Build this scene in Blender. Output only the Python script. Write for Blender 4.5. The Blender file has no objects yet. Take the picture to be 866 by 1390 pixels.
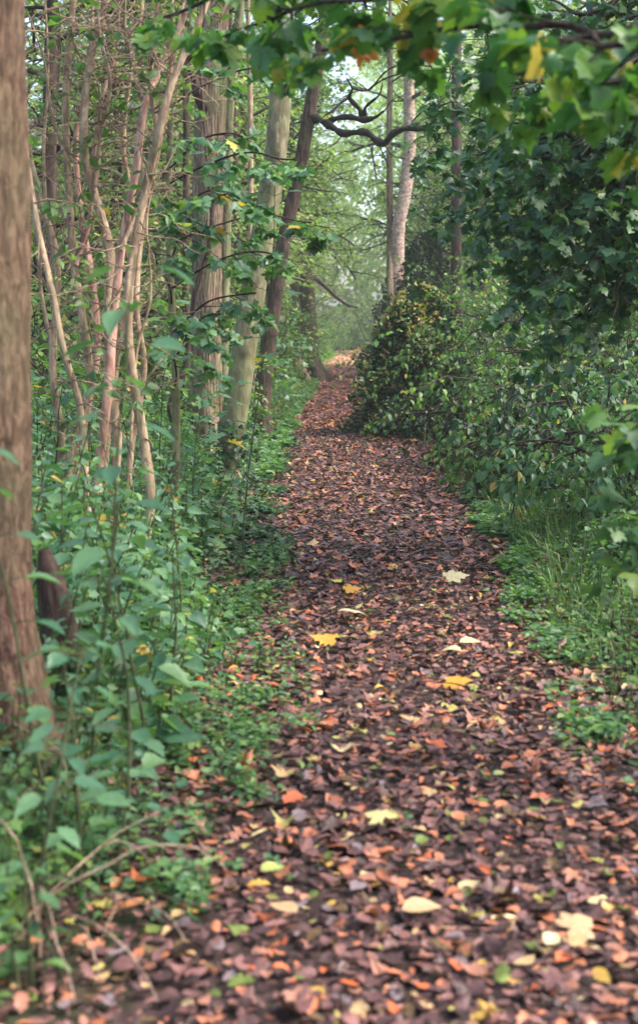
import bpy, math, random
import numpy as np
from mathutils import Vector, Matrix, Euler

R = math.radians
rng = np.random.default_rng(11)
random.seed(11)
sc = bpy.context.scene
COL = sc.collection

# ------------------------------------------------------------------ camera
F, PW, PH = 1900.0, 866.0, 1390.0
EYE = Vector((0.0, 0.0, 1.6))
cam_d = bpy.data.cameras.new('camera')
cam = bpy.data.objects.new('camera', cam_d)
COL.objects.link(cam)
cam.location = EYE
CAM_ROT = Euler((R(90 - 7.29), 0, R(1.57)), 'XYZ')
cam.rotation_euler = CAM_ROT
cam_d.sensor_fit = 'VERTICAL'
cam_d.sensor_height = 36
cam_d.lens = 36 * F / PH
cam_d.clip_end = 2000
cam_d.clip_start = 0.05
cam_d.dof.use_dof = True
cam_d.dof.focus_distance = 13.0
cam_d.dof.aperture_fstop = 2.8
sc.camera = cam
CM = CAM_ROT.to_matrix()


def at(px, py, Y):
    """the world point seen at photograph pixel (px, py) at distance Y down the path"""
    d = CM @ Vector(((px - PW / 2) / F, -(py - PH / 2) / F, -1))
    return np.array(EYE + d * (Y / d.y))


# ------------------------------------------------------------------ ground shape
_EY = [0, 3.6, 5.6, 7.7, 12.4, 21, 29, 55, 68, 120]
_EL = [-.56, -.54, -.48, -.66, -.95, -1.2, -1.3, -1.45, -1.4, -1.1]
_YR = [0, 4.7, 5.6, 7.7, 10.3, 16.4, 21, 26, 68, 120]
_ER = [1.0, 1.06, 1.1, 1.05, 1.18, 1.14, 1.35, .95, .75, .7]


def left_edge(y):
    return np.interp(y, _EY, _EL)


def right_edge(y):
    return np.interp(y, _YR, _ER)


def wob(x, y, s=1.0, seed=0.0):
    x = x * s + seed * 7.3
    y = y * s - seed * 3.1
    return (np.sin(1.7 * x + 1.3 * np.sin(.9 * y)) * np.cos(1.1 * y - .7 * np.sin(1.3 * x + seed)) * .5
            + .3 * np.sin(3.1 * x - 2.3 * y + 1.9 * np.sin(1.7 * y)) + .2 * np.sin(5.3 * y + 4.1 * x + 2 * np.sin(2.9 * x)))


def gz(x, y):
    x = np.asarray(x, float)
    y = np.asarray(y, float)
    l = left_edge(y)
    r = right_edge(y)
    out = np.maximum(np.maximum(l - x, x - r), 0)
    bank = .20 * (1 - np.exp(-(out / .8) ** 2))
    und = .014 * wob(x, y, 1.3) + .008 * wob(x, y, 5, 2)
    return bank * (1 + .35 * wob(x, y, .8, 3)) + und


# ------------------------------------------------------------------ materials
def new_mat(name):
    m = bpy.data.materials.new(name)
    m.use_nodes = True
    nt = m.node_tree
    nt.nodes.clear()
    out = nt.nodes.new('ShaderNodeOutputMaterial')
    return m, nt, out


def ramp(nt, stops, mode='LINEAR'):
    n = nt.nodes.new('ShaderNodeValToRGB')
    cr = n.color_ramp
    cr.interpolation = mode
    while len(cr.elements) > 1:
        cr.elements.remove(cr.elements[-1])
    for i, (p, c) in enumerate(stops):
        e = cr.elements[0] if i == 0 else cr.elements.new(p)
        e.position = p
        e.color = (*c, 1)
    return n


def srgb(r, g, b):
    f = lambda c: (c / 255 / 12.92) if c / 255 <= .04045 else ((c / 255 + .055) / 1.055) ** 2.4
    return (f(r), f(g), f(b))


def leaf_mat(name, stops, trans=.35, rough=.45, spec=.35, mode='LINEAR', bump=0.0, tscale=1.5):
    m, nt, out = new_mat(name)
    N, L = nt.nodes, nt.links
    geo = N.new('ShaderNodeNewGeometry')
    r = ramp(nt, stops, mode)
    L.new(geo.outputs['Random Per Island'], r.inputs[0])
    noi = N.new('ShaderNodeTexNoise')
    noi.inputs['Scale'].default_value = 60
    noi.inputs['Detail'].default_value = 2
    tc = N.new('ShaderNodeTexCoord')
    L.new(tc.outputs['Object'], noi.inputs['Vector'])
    hsv = N.new('ShaderNodeHueSaturation')
    mr = N.new('ShaderNodeMapRange')
    mr.inputs['To Min'].default_value = .65
    mr.inputs['To Max'].default_value = 1.35
    L.new(noi.outputs['Fac'], mr.inputs['Value'])
    L.new(mr.outputs[0], hsv.inputs['Value'])
    L.new(r.outputs[0], hsv.inputs['Color'])
    p = N.new('ShaderNodeBsdfPrincipled')
    p.inputs['Roughness'].default_value = rough
    p.inputs['Specular IOR Level'].default_value = spec
    L.new(hsv.outputs[0], p.inputs['Base Color'])
    if bump:
        b = N.new('ShaderNodeBump')
        b.inputs['Strength'].default_value = bump
        b.inputs['Distance'].default_value = .01
        L.new(noi.outputs['Fac'], b.inputs['Height'])
        L.new(b.outputs[0], p.inputs['Normal'])
    if trans > 0:
        t = N.new('ShaderNodeBsdfTranslucent')
        g = N.new('ShaderNodeMixRGB')
        g.blend_type = 'MULTIPLY'
        g.inputs[0].default_value = 1
        g.inputs[2].default_value = (tscale, tscale * 1.15, tscale * .45, 1)
        L.new(hsv.outputs[0], g.inputs[1])
        L.new(g.outputs[0], t.inputs['Color'])
        mx = N.new('ShaderNodeMixShader')
        mx.inputs[0].default_value = trans
        L.new(p.outputs[0], mx.inputs[1])
        L.new(t.outputs[0], mx.inputs[2])
        L.new(mx.outputs[0], out.inputs['Surface'])
    else:
        L.new(p.outputs[0], out.inputs['Surface'])
    return m


def bark_mat(name, dark, light, green=None, scale=14, stretch=.16, bump=.6, gfac=.5):
    m, nt, out = new_mat(name)
    N, L = nt.nodes, nt.links
    tc = N.new('ShaderNodeTexCoord')
    mp = N.new('ShaderNodeMapping')
    mp.inputs['Scale'].default_value = (1, 1, stretch)
    L.new(tc.outputs['Object'], mp.inputs['Vector'])
    n1 = N.new('ShaderNodeTexNoise')
    n1.inputs['Scale'].default_value = scale
    n1.inputs['Detail'].default_value = 8
    n1.inputs['Roughness'].default_value = .7
    n1.inputs['Distortion'].default_value = .6
    L.new(mp.outputs[0], n1.inputs['Vector'])
    r = ramp(nt, [(.38, dark), (.5, tuple((a * .6 + b * .4) for a, b in zip(dark, light))), (.60, light)])
    L.new(n1.outputs['Fac'], r.inputs[0])
    col = r.outputs[0]
    if green:
        n2 = N.new('ShaderNodeTexNoise')
        n2.inputs['Scale'].default_value = 2.2
        n2.inputs['Detail'].default_value = 6
        L.new(tc.outputs['Object'], n2.inputs['Vector'])
        r2 = ramp(nt, [(.5 - gfac * .3, (0, 0, 0)), (.75 - gfac * .3, (1, 1, 1))])
        L.new(n2.outputs['Fac'], r2.inputs[0])
        mx = N.new('ShaderNodeMixRGB')
        mx.blend_type = 'MIX'
        mul = N.new('ShaderNodeMath')
        mul.operation = 'MULTIPLY'
        mul.inputs[1].default_value = .75
        L.new(r2.outputs[0], mul.inputs[0])
        L.new(mul.outputs[0], mx.inputs[0])
        L.new(col, mx.inputs[1])
        g2 = N.new('ShaderNodeMixRGB')
        g2.blend_type = 'MULTIPLY'
        g2.inputs[0].default_value = .7
        g2.inputs[1].default_value = (*green, 1)
        r3 = ramp(nt, [(.35, (.35, .35, .35)), (.6, (1.1, 1.1, 1.1))])
        L.new(n1.outputs['Fac'], r3.inputs[0])
        L.new(r3.outputs[0], g2.inputs[2])
        L.new(g2.outputs[0], mx.inputs[2])
        col = mx.outputs[0]
    p = N.new('ShaderNodeBsdfPrincipled')
    p.inputs['Roughness'].default_value = .85
    p.inputs['Specular IOR Level'].default_value = .2
    L.new(col, p.inputs['Base Color'])
    b = N.new('ShaderNodeBump')
    b.inputs['Strength'].default_value = bump
    b.inputs['Distance'].default_value = .02
    L.new(n1.outputs['Fac'], b.inputs['Height'])
    L.new(b.outputs[0], p.inputs['Normal'])
    L.new(p.outputs[0], out.inputs['Surface'])
    return m


M = {}
M['soil'] = bark_mat('soil', (.018, .012, .010), (.075, .046, .040), None, 9, 1, .8)
M['wood_floor'] = bark_mat('wood_floor', (.020, .016, .010), (.06, .045, .028), (.03, .05, .02), 7, 1, .8)
M['bark_near'] = bark_mat('bark_near', (.055, .022, .018), (.26, .155, .105), (.17, .145, .08), 40, .35, 1.0, .35)
M['bark_big'] = bark_mat('bark_big', (.07, .042, .034), (.36, .24, .18), (.17, .17, .085), 26, .16, 1.0, .35)
M['bark_green'] = bark_mat('bark_green', (.10, .075, .05), (.27, .24, .15), (.20, .21, .10), 18, .35, .5, .7)
M['bark_dark'] = bark_mat('bark_dark', (.025, .016, .014), (.12, .075, .06), (.06, .065, .035), 24, .2, .8, .2)
M['bark_tan'] = bark_mat('bark_tan', (.20, .13, .085), (.52, .38, .26), (.33, .29, .17), 22, .3, .6, .1)
M['bark_pink'] = bark_mat('bark_pink', (.30, .15, .11), (.66, .42, .33), None, 20, .2, .5)
M['bark_birch'] = bark_mat('bark_birch', (.22, .14, .11), (.72, .52, .43), (.4, .35, .25), 9, 1.6, .4, .1)
M['twig'] = bark_mat('twig', (.018, .013, .011), (.07, .05, .04), None, 30, .3, .3)
M['bough'] = bark_mat('bough', (.010, .009, .008), (.035, .03, .024), None, 30, .3, .3)
M['twig_tan'] = bark_mat('twig_tan', (.12, .08, .055), (.36, .26, .19), None, 30, .3, .3)
M['stem_green'] = bark_mat('stem_green', (.035, .045, .02), (.09, .10, .045), None, 30, .3, .3)

G_DARKBLUE = [(0, (.022, .065, .032)), (.5, (.038, .105, .048)), (.9, (.06, .145, .042)), (1, (.12, .2, .05))]
M['leaf_maple_dark'] = leaf_mat('leaf_maple_dark', G_DARKBLUE, .28, .42, .5)
M['leaf_maple'] = leaf_mat('leaf_maple', [(0, (.035, .11, .045)), (.4, (.06, .165, .05)), (.75, (.11, .23, .045)), (.93, (.18, .28, .045)), (.955, (.42, .34, .05)), (1, (.45, .33, .06))], .42, .4, .45)
M['leaf_left'] = leaf_mat('leaf_left', [(0, (.045, .125, .065)), (.4, (.08, .18, .09)), (.7, (.12, .23, .11)), (.9, (.11, .22, .065)), (.975, (.14, .25, .05)), (.985, (.45, .34, .06)), (1, (.4, .2, .07))], .32, .42, .5)
M['leaf_fresh'] = leaf_mat('leaf_fresh', [(0, (.05, .13, .035)), (.5, (.085, .19, .045)), (.85, (.15, .26, .06)), (.96, (.24, .32, .08)), (.98, (.42, .34, .09)), (1, (.4, .3, .1))], .42, .5, .4)
M['leaf_mid'] = leaf_mat('leaf_mid', [(0, (.04, .10, .035)), (.5, (.075, .16, .05)), (.9, (.13, .23, .06)), (.97, (.25, .29, .08)), (1, (.35, .22, .08))], .45, .45, .45)
M['leaf_far_painted_lit'] = leaf_mat('leaf_far_painted_lit', [(0, (.10, .18, .06)), (.5, (.18, .29, .09)), (.85, (.28, .37, .13)), (1, (.36, .36, .15))], .5, .5, .4)  # leaf colour lightened, standing in for daylight the canopy keeps off
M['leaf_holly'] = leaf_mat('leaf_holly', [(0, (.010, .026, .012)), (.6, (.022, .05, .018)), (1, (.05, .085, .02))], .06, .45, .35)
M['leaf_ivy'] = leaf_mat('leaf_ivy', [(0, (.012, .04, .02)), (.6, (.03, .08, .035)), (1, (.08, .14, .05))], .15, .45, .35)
M['leaf_gold'] = leaf_mat('leaf_gold', [(0, (.12, .15, .04)), (.4, (.28, .27, .10)), (.8, (.45, .36, .16)), (1, (.50, .26, .10))], .3, .4, .4)
M['leaf_herb'] = leaf_mat('leaf_herb', [(0, (.04, .10, .04)), (.5, (.08, .175, .07)), (.85, (.13, .24, .08)), (1, (.2, .3, .07))], .35, .45, .4)
M['grass'] = leaf_mat('grass', [(0, (.05, .12, .03)), (.6, (.09, .19, .045)), (.92, (.14, .24, .06)), (1, (.35, .3, .13))], .35, .45, .4)
LIT = [(0, srgb(62, 44, 46)), (.17, srgb(84, 60, 62)), (.33, srgb(104, 74, 76)), (.48, srgb(124, 88, 88)), (.60, srgb(148, 104, 92)),
       (.70, srgb(118, 104, 114)), (.735, srgb(92, 74, 50)), (.79, srgb(176, 112, 86)), (.87, srgb(182, 98, 64)), (.89, srgb(140, 86, 66)),
       (.915, srgb(176, 148, 112)), (.938, srgb(150, 142, 84)), (.962, srgb(96, 112, 56)), (.982, srgb(196, 178, 140)), (.991, srgb(176, 144, 70))]
M['litter'] = leaf_mat('litter', [(p, (c[0] * 1.02, c[1] * .98, c[2] * .84)) for p, c in LIT], .06, .5, .35, 'CONSTANT', .4)
M['litter_mud'] = leaf_mat('litter_mud', [(0, srgb(60, 42, 39)), (.3, srgb(82, 57, 53)), (.55, srgb(100, 69, 64)), (.75, srgb(118, 80, 72)), (.88, srgb(136, 95, 80)), (.96, srgb(150, 88, 58))], .0, .5, .4, 'CONSTANT', .5)
LITD = [(p, tuple(c * .8 for c in col)) for p, col in LIT]
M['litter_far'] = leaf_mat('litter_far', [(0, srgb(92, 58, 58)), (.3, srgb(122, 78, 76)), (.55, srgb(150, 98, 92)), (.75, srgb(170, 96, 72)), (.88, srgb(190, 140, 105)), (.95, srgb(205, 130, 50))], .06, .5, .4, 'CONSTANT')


def flat_leaf(name, c, trans=.15):
    k = tuple(v * .72 for v in c)
    return leaf_mat(name, [(0, c), (1, c)], trans, .5, .4, 'LINEAR', .3)


# ------------------------------------------------------------------ mesh building
def mesh_np(name, V, Fc, k):
    """V (n,3); Fc (m,k) faces of k corners"""
    me = bpy.data.meshes.new(name)
    V = np.ascontiguousarray(V, np.float32)
    Fc = np.ascontiguousarray(Fc, np.int32)
    me.vertices.add(len(V))
    me.vertices.foreach_set('co', V.ravel())
    me.loops.add(Fc.size)
    me.loops.foreach_set('vertex_index', Fc.ravel())
    me.polygons.add(len(Fc))
    me.polygons.foreach_set('loop_start', np.arange(0, Fc.size, k, dtype=np.int32))
    me.polygons.foreach_set('loop_total', np.full(len(Fc), k, np.int32))
    me.update(calc_edges=True)
    me.validate()
    return me


def link(name, me, mat, parent=None, smooth=True):
    me.name = name
    if not me.materials:
        me.materials.append(mat)
    if smooth:
        me.polygons.foreach_set('use_smooth', np.ones(len(me.polygons), bool))
    o = bpy.data.objects.new(name, me)
    COL.objects.link(o)
    if parent:
        o.parent = parent
    return o


def tag(o, label=None, cat=None, group=None, kind=None):
    if label: o['label'] = label
    if cat: o['category'] = cat
    if group: o['group'] = group
    if kind: o['kind'] = kind
    return o


def thing(name, loc, label, cat, group=None):
    o = bpy.data.objects.new(name, None)
    COL.objects.link(o)
    o.location = loc
    o.empty_display_size = .2
    return tag(o, label, cat, group)


def off(parent):
    return np.array(parent.location) if parent is not None else np.zeros(3)


def norm(v):
    v = np.asarray(v, float)
    return v / (np.linalg.norm(v, axis=-1, keepdims=True) + 1e-9)


class Tubes:
    def __init__(s):
        s.V, s.Q, s.n = [], [], 0

    def add(s, pts, rad, sides=5):
        pts = np.asarray(pts, float)
        n = len(pts)
        rad = np.broadcast_to(rad, (n,)) if np.ndim(rad) == 0 else np.asarray(rad, float)
        t = norm(np.gradient(pts, axis=0))
        ref = np.array([0, 0, 1.]) if abs(t[0, 2]) < .8 else np.array([1., 0, 0])
        a = norm(np.cross(t, ref))
        b = np.cross(t, a)
        th = np.linspace(0, 2 * np.pi, sides, endpoint=False)
        ring = pts[:, None, :] + rad[:, None, None] * (np.cos(th)[None, :, None] * a[:, None, :] + np.sin(th)[None, :, None] * b[:, None, :])
        s.V.append(ring.reshape(-1, 3))
        i = np.arange(n - 1)[:, None] * sides
        j = np.arange(sides)[None, :]
        k = (j + 1) % sides
        q = np.stack([i + j, i + k, i + k + sides, i + j + sides], -1).reshape(-1, 4) + s.n
        s.Q.append(q)
        # end caps as degenerate-free quads are skipped: tips taper to almost nothing
        s.n += n * sides

    def mesh(s, name, o=(0, 0, 0)):
        return mesh_np(name, np.concatenate(s.V) - np.asarray(o), np.concatenate(s.Q), 4)


def tmpl(half, centre, zf):
    """symmetric leaf outline from its right half (base first, tip last), fanned about centre"""
    half = np.array(half, float)
    left = half[1:-1][::-1] * [-1, 1]
    ring = np.vstack([half, left])
    P = np.vstack([ring, [centre]])
    z = zf(P[:, 0], P[:, 1])
    V = np.column_stack([P, z])
    n = len(ring)
    Fc = np.array([[i, (i + 1) % n, n] for i in range(n)])
    return V, Fc


T_MAPLE = tmpl([(0, .02), (.2, -.1), (.40, -.06), (.50, .02), (.36, .17), (.50, .22), (.64, .46), (.46, .48), (.28, .50), (.33, .70), (.17, .78), (0, 1.02)], (0, .3),
               lambda x, y: -.10 * x * x - .12 * (y - .3) ** 2 + .05 * np.abs(x))
T_MAPLE_LO = tmpl([(0, .0), (.42, -.04), (.34, .18), (.60, .45), (.26, .52), (0, 1.0)], (0, .3),
                  lambda x, y: -.12 * x * x - .1 * y * y + .06 * np.abs(x))
T_OVATE = tmpl([(0, 0), (.2, .12), (.30, .36), (.24, .62), (.1, .86), (0, 1.)], (0, .45), lambda x, y: .35 * np.abs(x) - .14 * y * y)
T_OVATE_LO = tmpl([(0, 0), (.27, .4), (0, 1.)], (0, .45), lambda x, y: .3 * np.abs(x) - .12 * y * y)
T_HEX = tmpl([(0, 0), (.3, .25), (.27, .65), (0, 1.)], (0, .45), lambda x, y: .3 * np.abs(x) - .12 * y * y)
T_OAK = tmpl([(0, 0), (.12, .12), (.26, .26), (.17, .38), (.32, .52), (.2, .64), (.25, .80), (.08, .94), (0, 1.)], (0, .5), lambda x, y: .3 * np.abs(x) - .1 * y * y)
T_BLADE = (np.array([(-.02, 0, 0), (.02, 0, 0), (.017, .5, .04), (-.017, .5, .04), (0, 1, -.12), (.004, .98, -.12)]), np.array([[0, 1, 2], [0, 2, 3], [3, 2, 4], [2, 5, 4]]))


class Leaves:
    def __init__(s):
        s.P, s.D, s.N, s.S = [], [], [], []

    def add(s, P, D, N, S):
        s.P.append(np.atleast_2d(P)); s.D.append(np.atleast_2d(D)); s.N.append(np.atleast_2d(N)); s.S.append(np.atleast_1d(S))

    def count(s):
        return sum(len(p) for p in s.P)

    def arrays(s):
        return np.concatenate(s.P), np.concatenate(s.D), np.concatenate(s.N), np.concatenate(s.S)

    def mesh(s, name, T, o=(0, 0, 0), curl=.25, mask=None, wvar=.12):
        P, D, N, S = s.arrays()
        if mask is not None:
            P, D, N, S = P[mask], D[mask], N[mask], S[mask]
        return leaf_mesh(name, T, P - np.asarray(o), D, N, S, curl, wvar)


def leaf_mesh(name, T, P, D, N, S, curl=.25, wvar=.12):
    tv, tf = T
    n = len(P)
    D = norm(D)
    X = norm(np.cross(D, N))
    N = np.cross(X, D)
    k = rng.normal(0, curl, n)[:, None]
    k2 = rng.normal(0, curl, n)[:, None]
    tw = rng.normal(0, curl * .8, n)[:, None]
    wx = 1 + rng.normal(0, wvar, n)[:, None]
    x, y, z = tv[None, :, 0], tv[None, :, 1], tv[None, :, 2]
    z = z + k * (y - .4) ** 2 * 1.2 + k2 * x * x * 2.0 + tw * x * (y - .3)
    x = x * wx + .15 * k2 * (y - .5) ** 2
    V = P[:, None, :] + S[:, None, None] * (x[..., None] * X[:, None, :] + (y * np.ones_like(z))[..., None] * D[:, None, :] + z[..., None] * N[:, None, :])
    Fc = (tf[None] + (np.arange(n) * len(tv))[:, None, None]).reshape(-1, 3)
    return mesh_np(name, V.reshape(-1, 3), Fc, 3)


def rvec(n=None):
    v = rng.normal(size=(3,) if n is None else (n, 3))
    return norm(v)


def leaf_twig(lv, pts, size, gap, droop=.35, flat=.35, both=True, pet=.5, start=.15):
    """leaves in opposite pairs along a twig, lying in layers, tips drooping"""
    pts = np.asarray(pts)
    seg = np.linalg.norm(np.diff(pts, axis=0), axis=1)
    L = np.concatenate([[0], np.cumsum(seg)])
    n = max(2, int(L[-1] * (1 - start) / gap))
    s = np.linspace(L[-1] * start, L[-1], n)
    p = np.stack([np.interp(s, L, pts[:, i]) for i in range(3)], 1)
    t = norm(np.stack([np.interp(s, L, np.gradient(pts[:, i])) for i in range(3)], 1))
    up = np.array([0, 0, 1.])
    side = norm(np.cross(t, up) + 1e-4)
    for sg in (-1, 1) if both else (random.choice((-1, 1)),):
        d = .55 * t + sg * side + rng.normal(0, .35, (n, 3))
        d[:, 2] -= droop * (1 + rng.random(n))
        d = norm(d)
        N = up + rng.normal(0, flat, (n, 3)) + .25 * sg * side
        sz = size * rng.uniform(.6, 1.15, n)
        keep = rng.random(n) < .9
        lv.add((p + d * sz[:, None] * pet * .5)[keep], d[keep], N[keep], sz[keep])
    d = norm(t[-1] + np.array([0, 0, -droop]))
    lv.add(p[-1], d, up + rng.normal(0, flat, 3), size)


def wander(p0, d0, L, nseg, w=.15, grav=0.0, up=0.0):
    p = np.array(p0, float)
    d = norm(np.array(d0, float))
    out = [p.copy()]
    st = L / nseg
    for i in range(nseg):
        d = norm(d + rng.normal(0, w, 3) + np.array([0, 0, up - grav * (i + 1) / nseg]))
        p = p + d * st
        out.append(p.copy())
    return np.array(out)


def perp_dir(t, ang, az):
    t = norm(t)
    ref = np.array([0, 0, 1.]) if abs(t[2]) < .9 else np.array([1., 0, 0])
    a = norm(np.cross(t, ref)); b = np.cross(t, a)
    return norm(math.cos(ang) * t + math.sin(ang) * (math.cos(az) * a + math.sin(az) * b))


def grow(tb, lv, p0, d0, L, r0, lvl, c):
    """c: dict(size,gap,w,grav,up,kids,ratio,ang,droop,flat,flatbr)"""
    ns = max(3, int(L / c.get('seg', .18)))
    ns = min(ns, 14)
    pts = wander(p0, d0, L, ns, c['w'], c['grav'], c['up'] if lvl else 0)
    tb.add(pts, np.linspace(r0, r0 * (.45 if lvl else .2), ns + 1), 6 if lvl > 1 else 4 if lvl else 3)
    if lvl == 0:
        leaf_twig(lv, pts, c['size'], c['gap'], c['droop'], c['flat'])
        return
    if lvl == 1:
        leaf_twig(lv, pts[len(pts) // 2:], c['size'], c['gap'] * 1.5, c['droop'], c['flat'])
    n = c['kids'][lvl - 1]
    az = rng.random() * 6.28
    for k in range(n):
        t = c.get('t0', .25) + (1 - c.get('t0', .25)) * (k + rng.random() * .8) / n
        i = min(len(pts) - 2, int(t * (len(pts) - 1)))
        f = t * (len(pts) - 1) - i
        f = min(max(f, 0), 1)
        p = pts[i] * (1 - f) + pts[i + 1] * f
        az += 2.4 + rng.normal(0, .4)
        d = perp_dir(pts[i + 1] - pts[i], c['ang'] + rng.normal(0, .15), az)
        if c.get('flatbr'):
            d[2] *= c['flatbr']; d = norm(d)
        grow(tb, lv, p, d, L * c['ratio'] * rng.uniform(.7, 1.2) * (1.15 - .5 * t), r0 * .5, lvl - 1, c)


def spline(ctrl, rads, step=.05):
    """Catmull-Rom through the control points -> points, radii"""
    c = np.asarray(ctrl, float); r = np.asarray(rads, float)
    A = np.column_stack([c, r])
    A = np.vstack([2 * A[0] - A[1], A, 2 * A[-1] - A[-2]])
    out = []
    for i in range(1, len(A) - 2):
        L = np.linalg.norm(A[i + 1, :3] - A[i, :3])
        m = max(2, int(L / step))
        t = np.linspace(0, 1, m, endpoint=False)[:, None]
        p0, p1, p2, p3 = A[i - 1], A[i], A[i + 1], A[i + 2]
        out.append(.5 * (2 * p1 + (p2 - p0) * t + (2 * p0 - 5 * p1 + 4 * p2 - p3) * t * t + (-p0 + 3 * p1 - 3 * p2 + p3) * t ** 3))
    out.append(A[-2][None])
    o = np.vstack(out)
    return o[:, :3], np.maximum(o[:, 3], .0015)


def trunk_mesh(name, ctrl, rads, sides=40, ridge=.05, k=9, step=.04, o=(0, 0, 0), knots=(), flare=0, lobes=5, seed=0):
    pts, rad = spline(ctrl, rads, step)
    n = len(pts)
    t = norm(np.gradient(pts, axis=0))
    a = np.array([1., 0, 0])
    A = norm(a - (t @ a)[:, None] * t)
    B = np.cross(t, A)
    th = np.linspace(0, 2 * np.pi, sides, endpoint=False)[None, :]
    s = np.concatenate([[0], np.cumsum(np.linalg.norm(np.diff(pts, axis=0), axis=1))])[:, None]
    q = np.random.default_rng(seed)
    f = np.zeros((n, sides))
    for i in range(5):
        kk = k + q.integers(-3, 6)
        ph = q.random() * 6.28
        f += (1 - np.abs(np.sin(kk * th / 2 + ph + 1.2 * np.sin((2 + 3 * q.random()) * s + ph) + .8 * np.sin(8 * s + 2 * th + ph) + .55 * np.sin(19 * s - 5 * th + ph) + .35 * np.sin(41 * s + 9 * th)))) * .4
    f = f - f.mean()
    lump = .03 * np.sin(2 * th + 1.7 * s + seed) + .03 * np.sin(3 * th - 2.9 * s) + .02 * np.sin(7 * s + 2 * th)
    m = 1 + ridge * f + lump
    if flare:
        fl = np.exp(-s / flare)
        m = m + fl * (.55 + .45 * np.cos(lobes * th + seed))
    for (tk, sk, ak, wk) in knots:
        dth = (th - tk + np.pi) % (2 * np.pi) - np.pi
        m = m + ak * np.exp(-(dth / .35) ** 2 - ((s - sk) / wk) ** 2)
        m = m - ak * .8 * np.exp(-(dth / .14) ** 2 - ((s - sk) / (wk * .4)) ** 2)
    V = pts[:, None] + (rad[:, None] * m)[..., None] * (np.cos(th)[..., None] * A[:, None] + np.sin(th)[..., None] * B[:, None])
    i = np.arange(n - 1)[:, None] * sides
    j = np.arange(sides)[None]
    kx = (j + 1) % sides
    Q = np.stack([i + j, i + kx, i + kx + sides, i + j + sides], -1).reshape(-1, 4)
    return mesh_np(name, V.reshape(-1, 3) - np.asarray(o), Q, 4)


def copy_thing(root, loc, rz=0.0, sc_=1.0, label=None, group=None, sz=None):
    r = root.copy(); COL.objects.link(r)
    r.location = loc; r.rotation_euler = (0, 0, rz); r.scale = (sc_, sc_, sz or sc_)
    if label: r['label'] = label
    if group: r['group'] = group
    for ch in list(root.children):
        c = ch.copy(); COL.objects.link(c); c.parent = r
    return r


def base(x, y, dz=-.03):
    return (float(x), float(y), float(gz(x, y)) + dz)


# ------------------------------------------------------------------ the setting
def sheet(name, xs, ys, zf, mat):
    X, Y = np.meshgrid(xs, ys)
    Z = zf(X, Y)
    V = np.stack([X, Y, Z], -1).reshape(-1, 3)
    nx, ny = len(xs), len(ys)
    i = np.arange(ny - 1)[:, None] * nx; j = np.arange(nx - 1)[None]
    Q = np.stack([i + j, i + j + 1, i + j + 1 + nx, i + j + nx], -1).reshape(-1, 4)
    return tag(link(name, mesh_np(name, V, Q, 4), mat), kind='structure')


xs = np.unique(np.concatenate([np.linspace(-150, -8, 30), np.linspace(-8, 8, 161), np.linspace(8, 150, 30)]))
ys = np.unique(np.concatenate([np.linspace(-30, 0, 10), np.linspace(0, 30, 301), np.linspace(30, 130, 200), np.linspace(130, 300, 20)]))


def ground_z(X, Y):
    l, r = left_edge(Y), right_edge(Y)
    inside = np.clip(np.minimum(X - l + .1, r + .1 - X) / .2, 0, 1) * (Y < 125)
    return gz(X, Y) - .03 * inside


sheet('ground', xs, ys, ground_z, M['wood_floor'])
# the path strip, edges following the trodden line
py = np.linspace(-4, 122, 900)
u = np.linspace(0, 1, 30)
Lx = left_edge(py)[:, None] - .12 + .1 * wob(py * 1.7, py * 0 + 3)[:, None]
Rx = right_edge(py)[:, None] + .12 + .1 * wob(py * 1.9, py * 0 + 9)[:, None]
PX = Lx + (Rx - Lx) * u
PY = np.broadcast_to(py[:, None], PX.shape)
PZ = gz(PX, PY) + .004 - .03 * (np.abs(u - .5) * 2) ** 6
i = np.arange(len(py) - 1)[:, None] * 30; j = np.arange(29)[None]
Q = np.stack([i + j, i + j + 1, i + j + 31, i + j + 30], -1).reshape(-1, 4)
tag(link('path', mesh_np('path', np.stack([PX, PY, PZ], -1).reshape(-1, 3), Q, 4), M['soil']), kind='structure')

# ------------------------------------------------------------------ fallen leaves
def litter(name, n, y0, y1, size, T, mat, label, powr=1.0, spread=.5, lift=.02, curl=.38, tilt=.24):
    y = y0 + (y1 - y0) * rng.random(n) ** powr
    l, r = left_edge(y), right_edge(y)
    uu = rng.random(n)
    x = l - spread + (r - l + 2 * spread) * uu
    o = np.maximum(np.maximum(l - x, x - r), 0)
    keep = rng.random(n) < np.exp(-(o / .55) ** 2)
    # drifts: thicker towards the edges and in patches
    keep &= rng.random(n) < .72 + .3 * wob(x, y, 1.5, 5)
    x, y = x[keep], y[keep]
    n = len(x)
    a = rng.random(n) * 6.283
    D = np.stack([np.cos(a), np.sin(a), rng.normal(0, tilt * .6, n)], 1)
    N = np.stack([rng.normal(0, tilt, n), rng.normal(0, tilt, n), np.ones(n)], 1)
    N[rng.random(n) < .3, 2] *= -1
    S = size * np.clip(np.exp(rng.normal(0, .36, n)), .4, 1.6)
    P = np.stack([x, y, gz(x, y) + .012 + lift * rng.random(n) + S * .12], 1)
    P -= norm(D) * (S * .4)[:, None]
    o_ = link(name, leaf_mesh(name, T, P, D, N, S, curl, .2), mat)
    return tag(o_, label, 'leaf litter', None, 'stuff')


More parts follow.
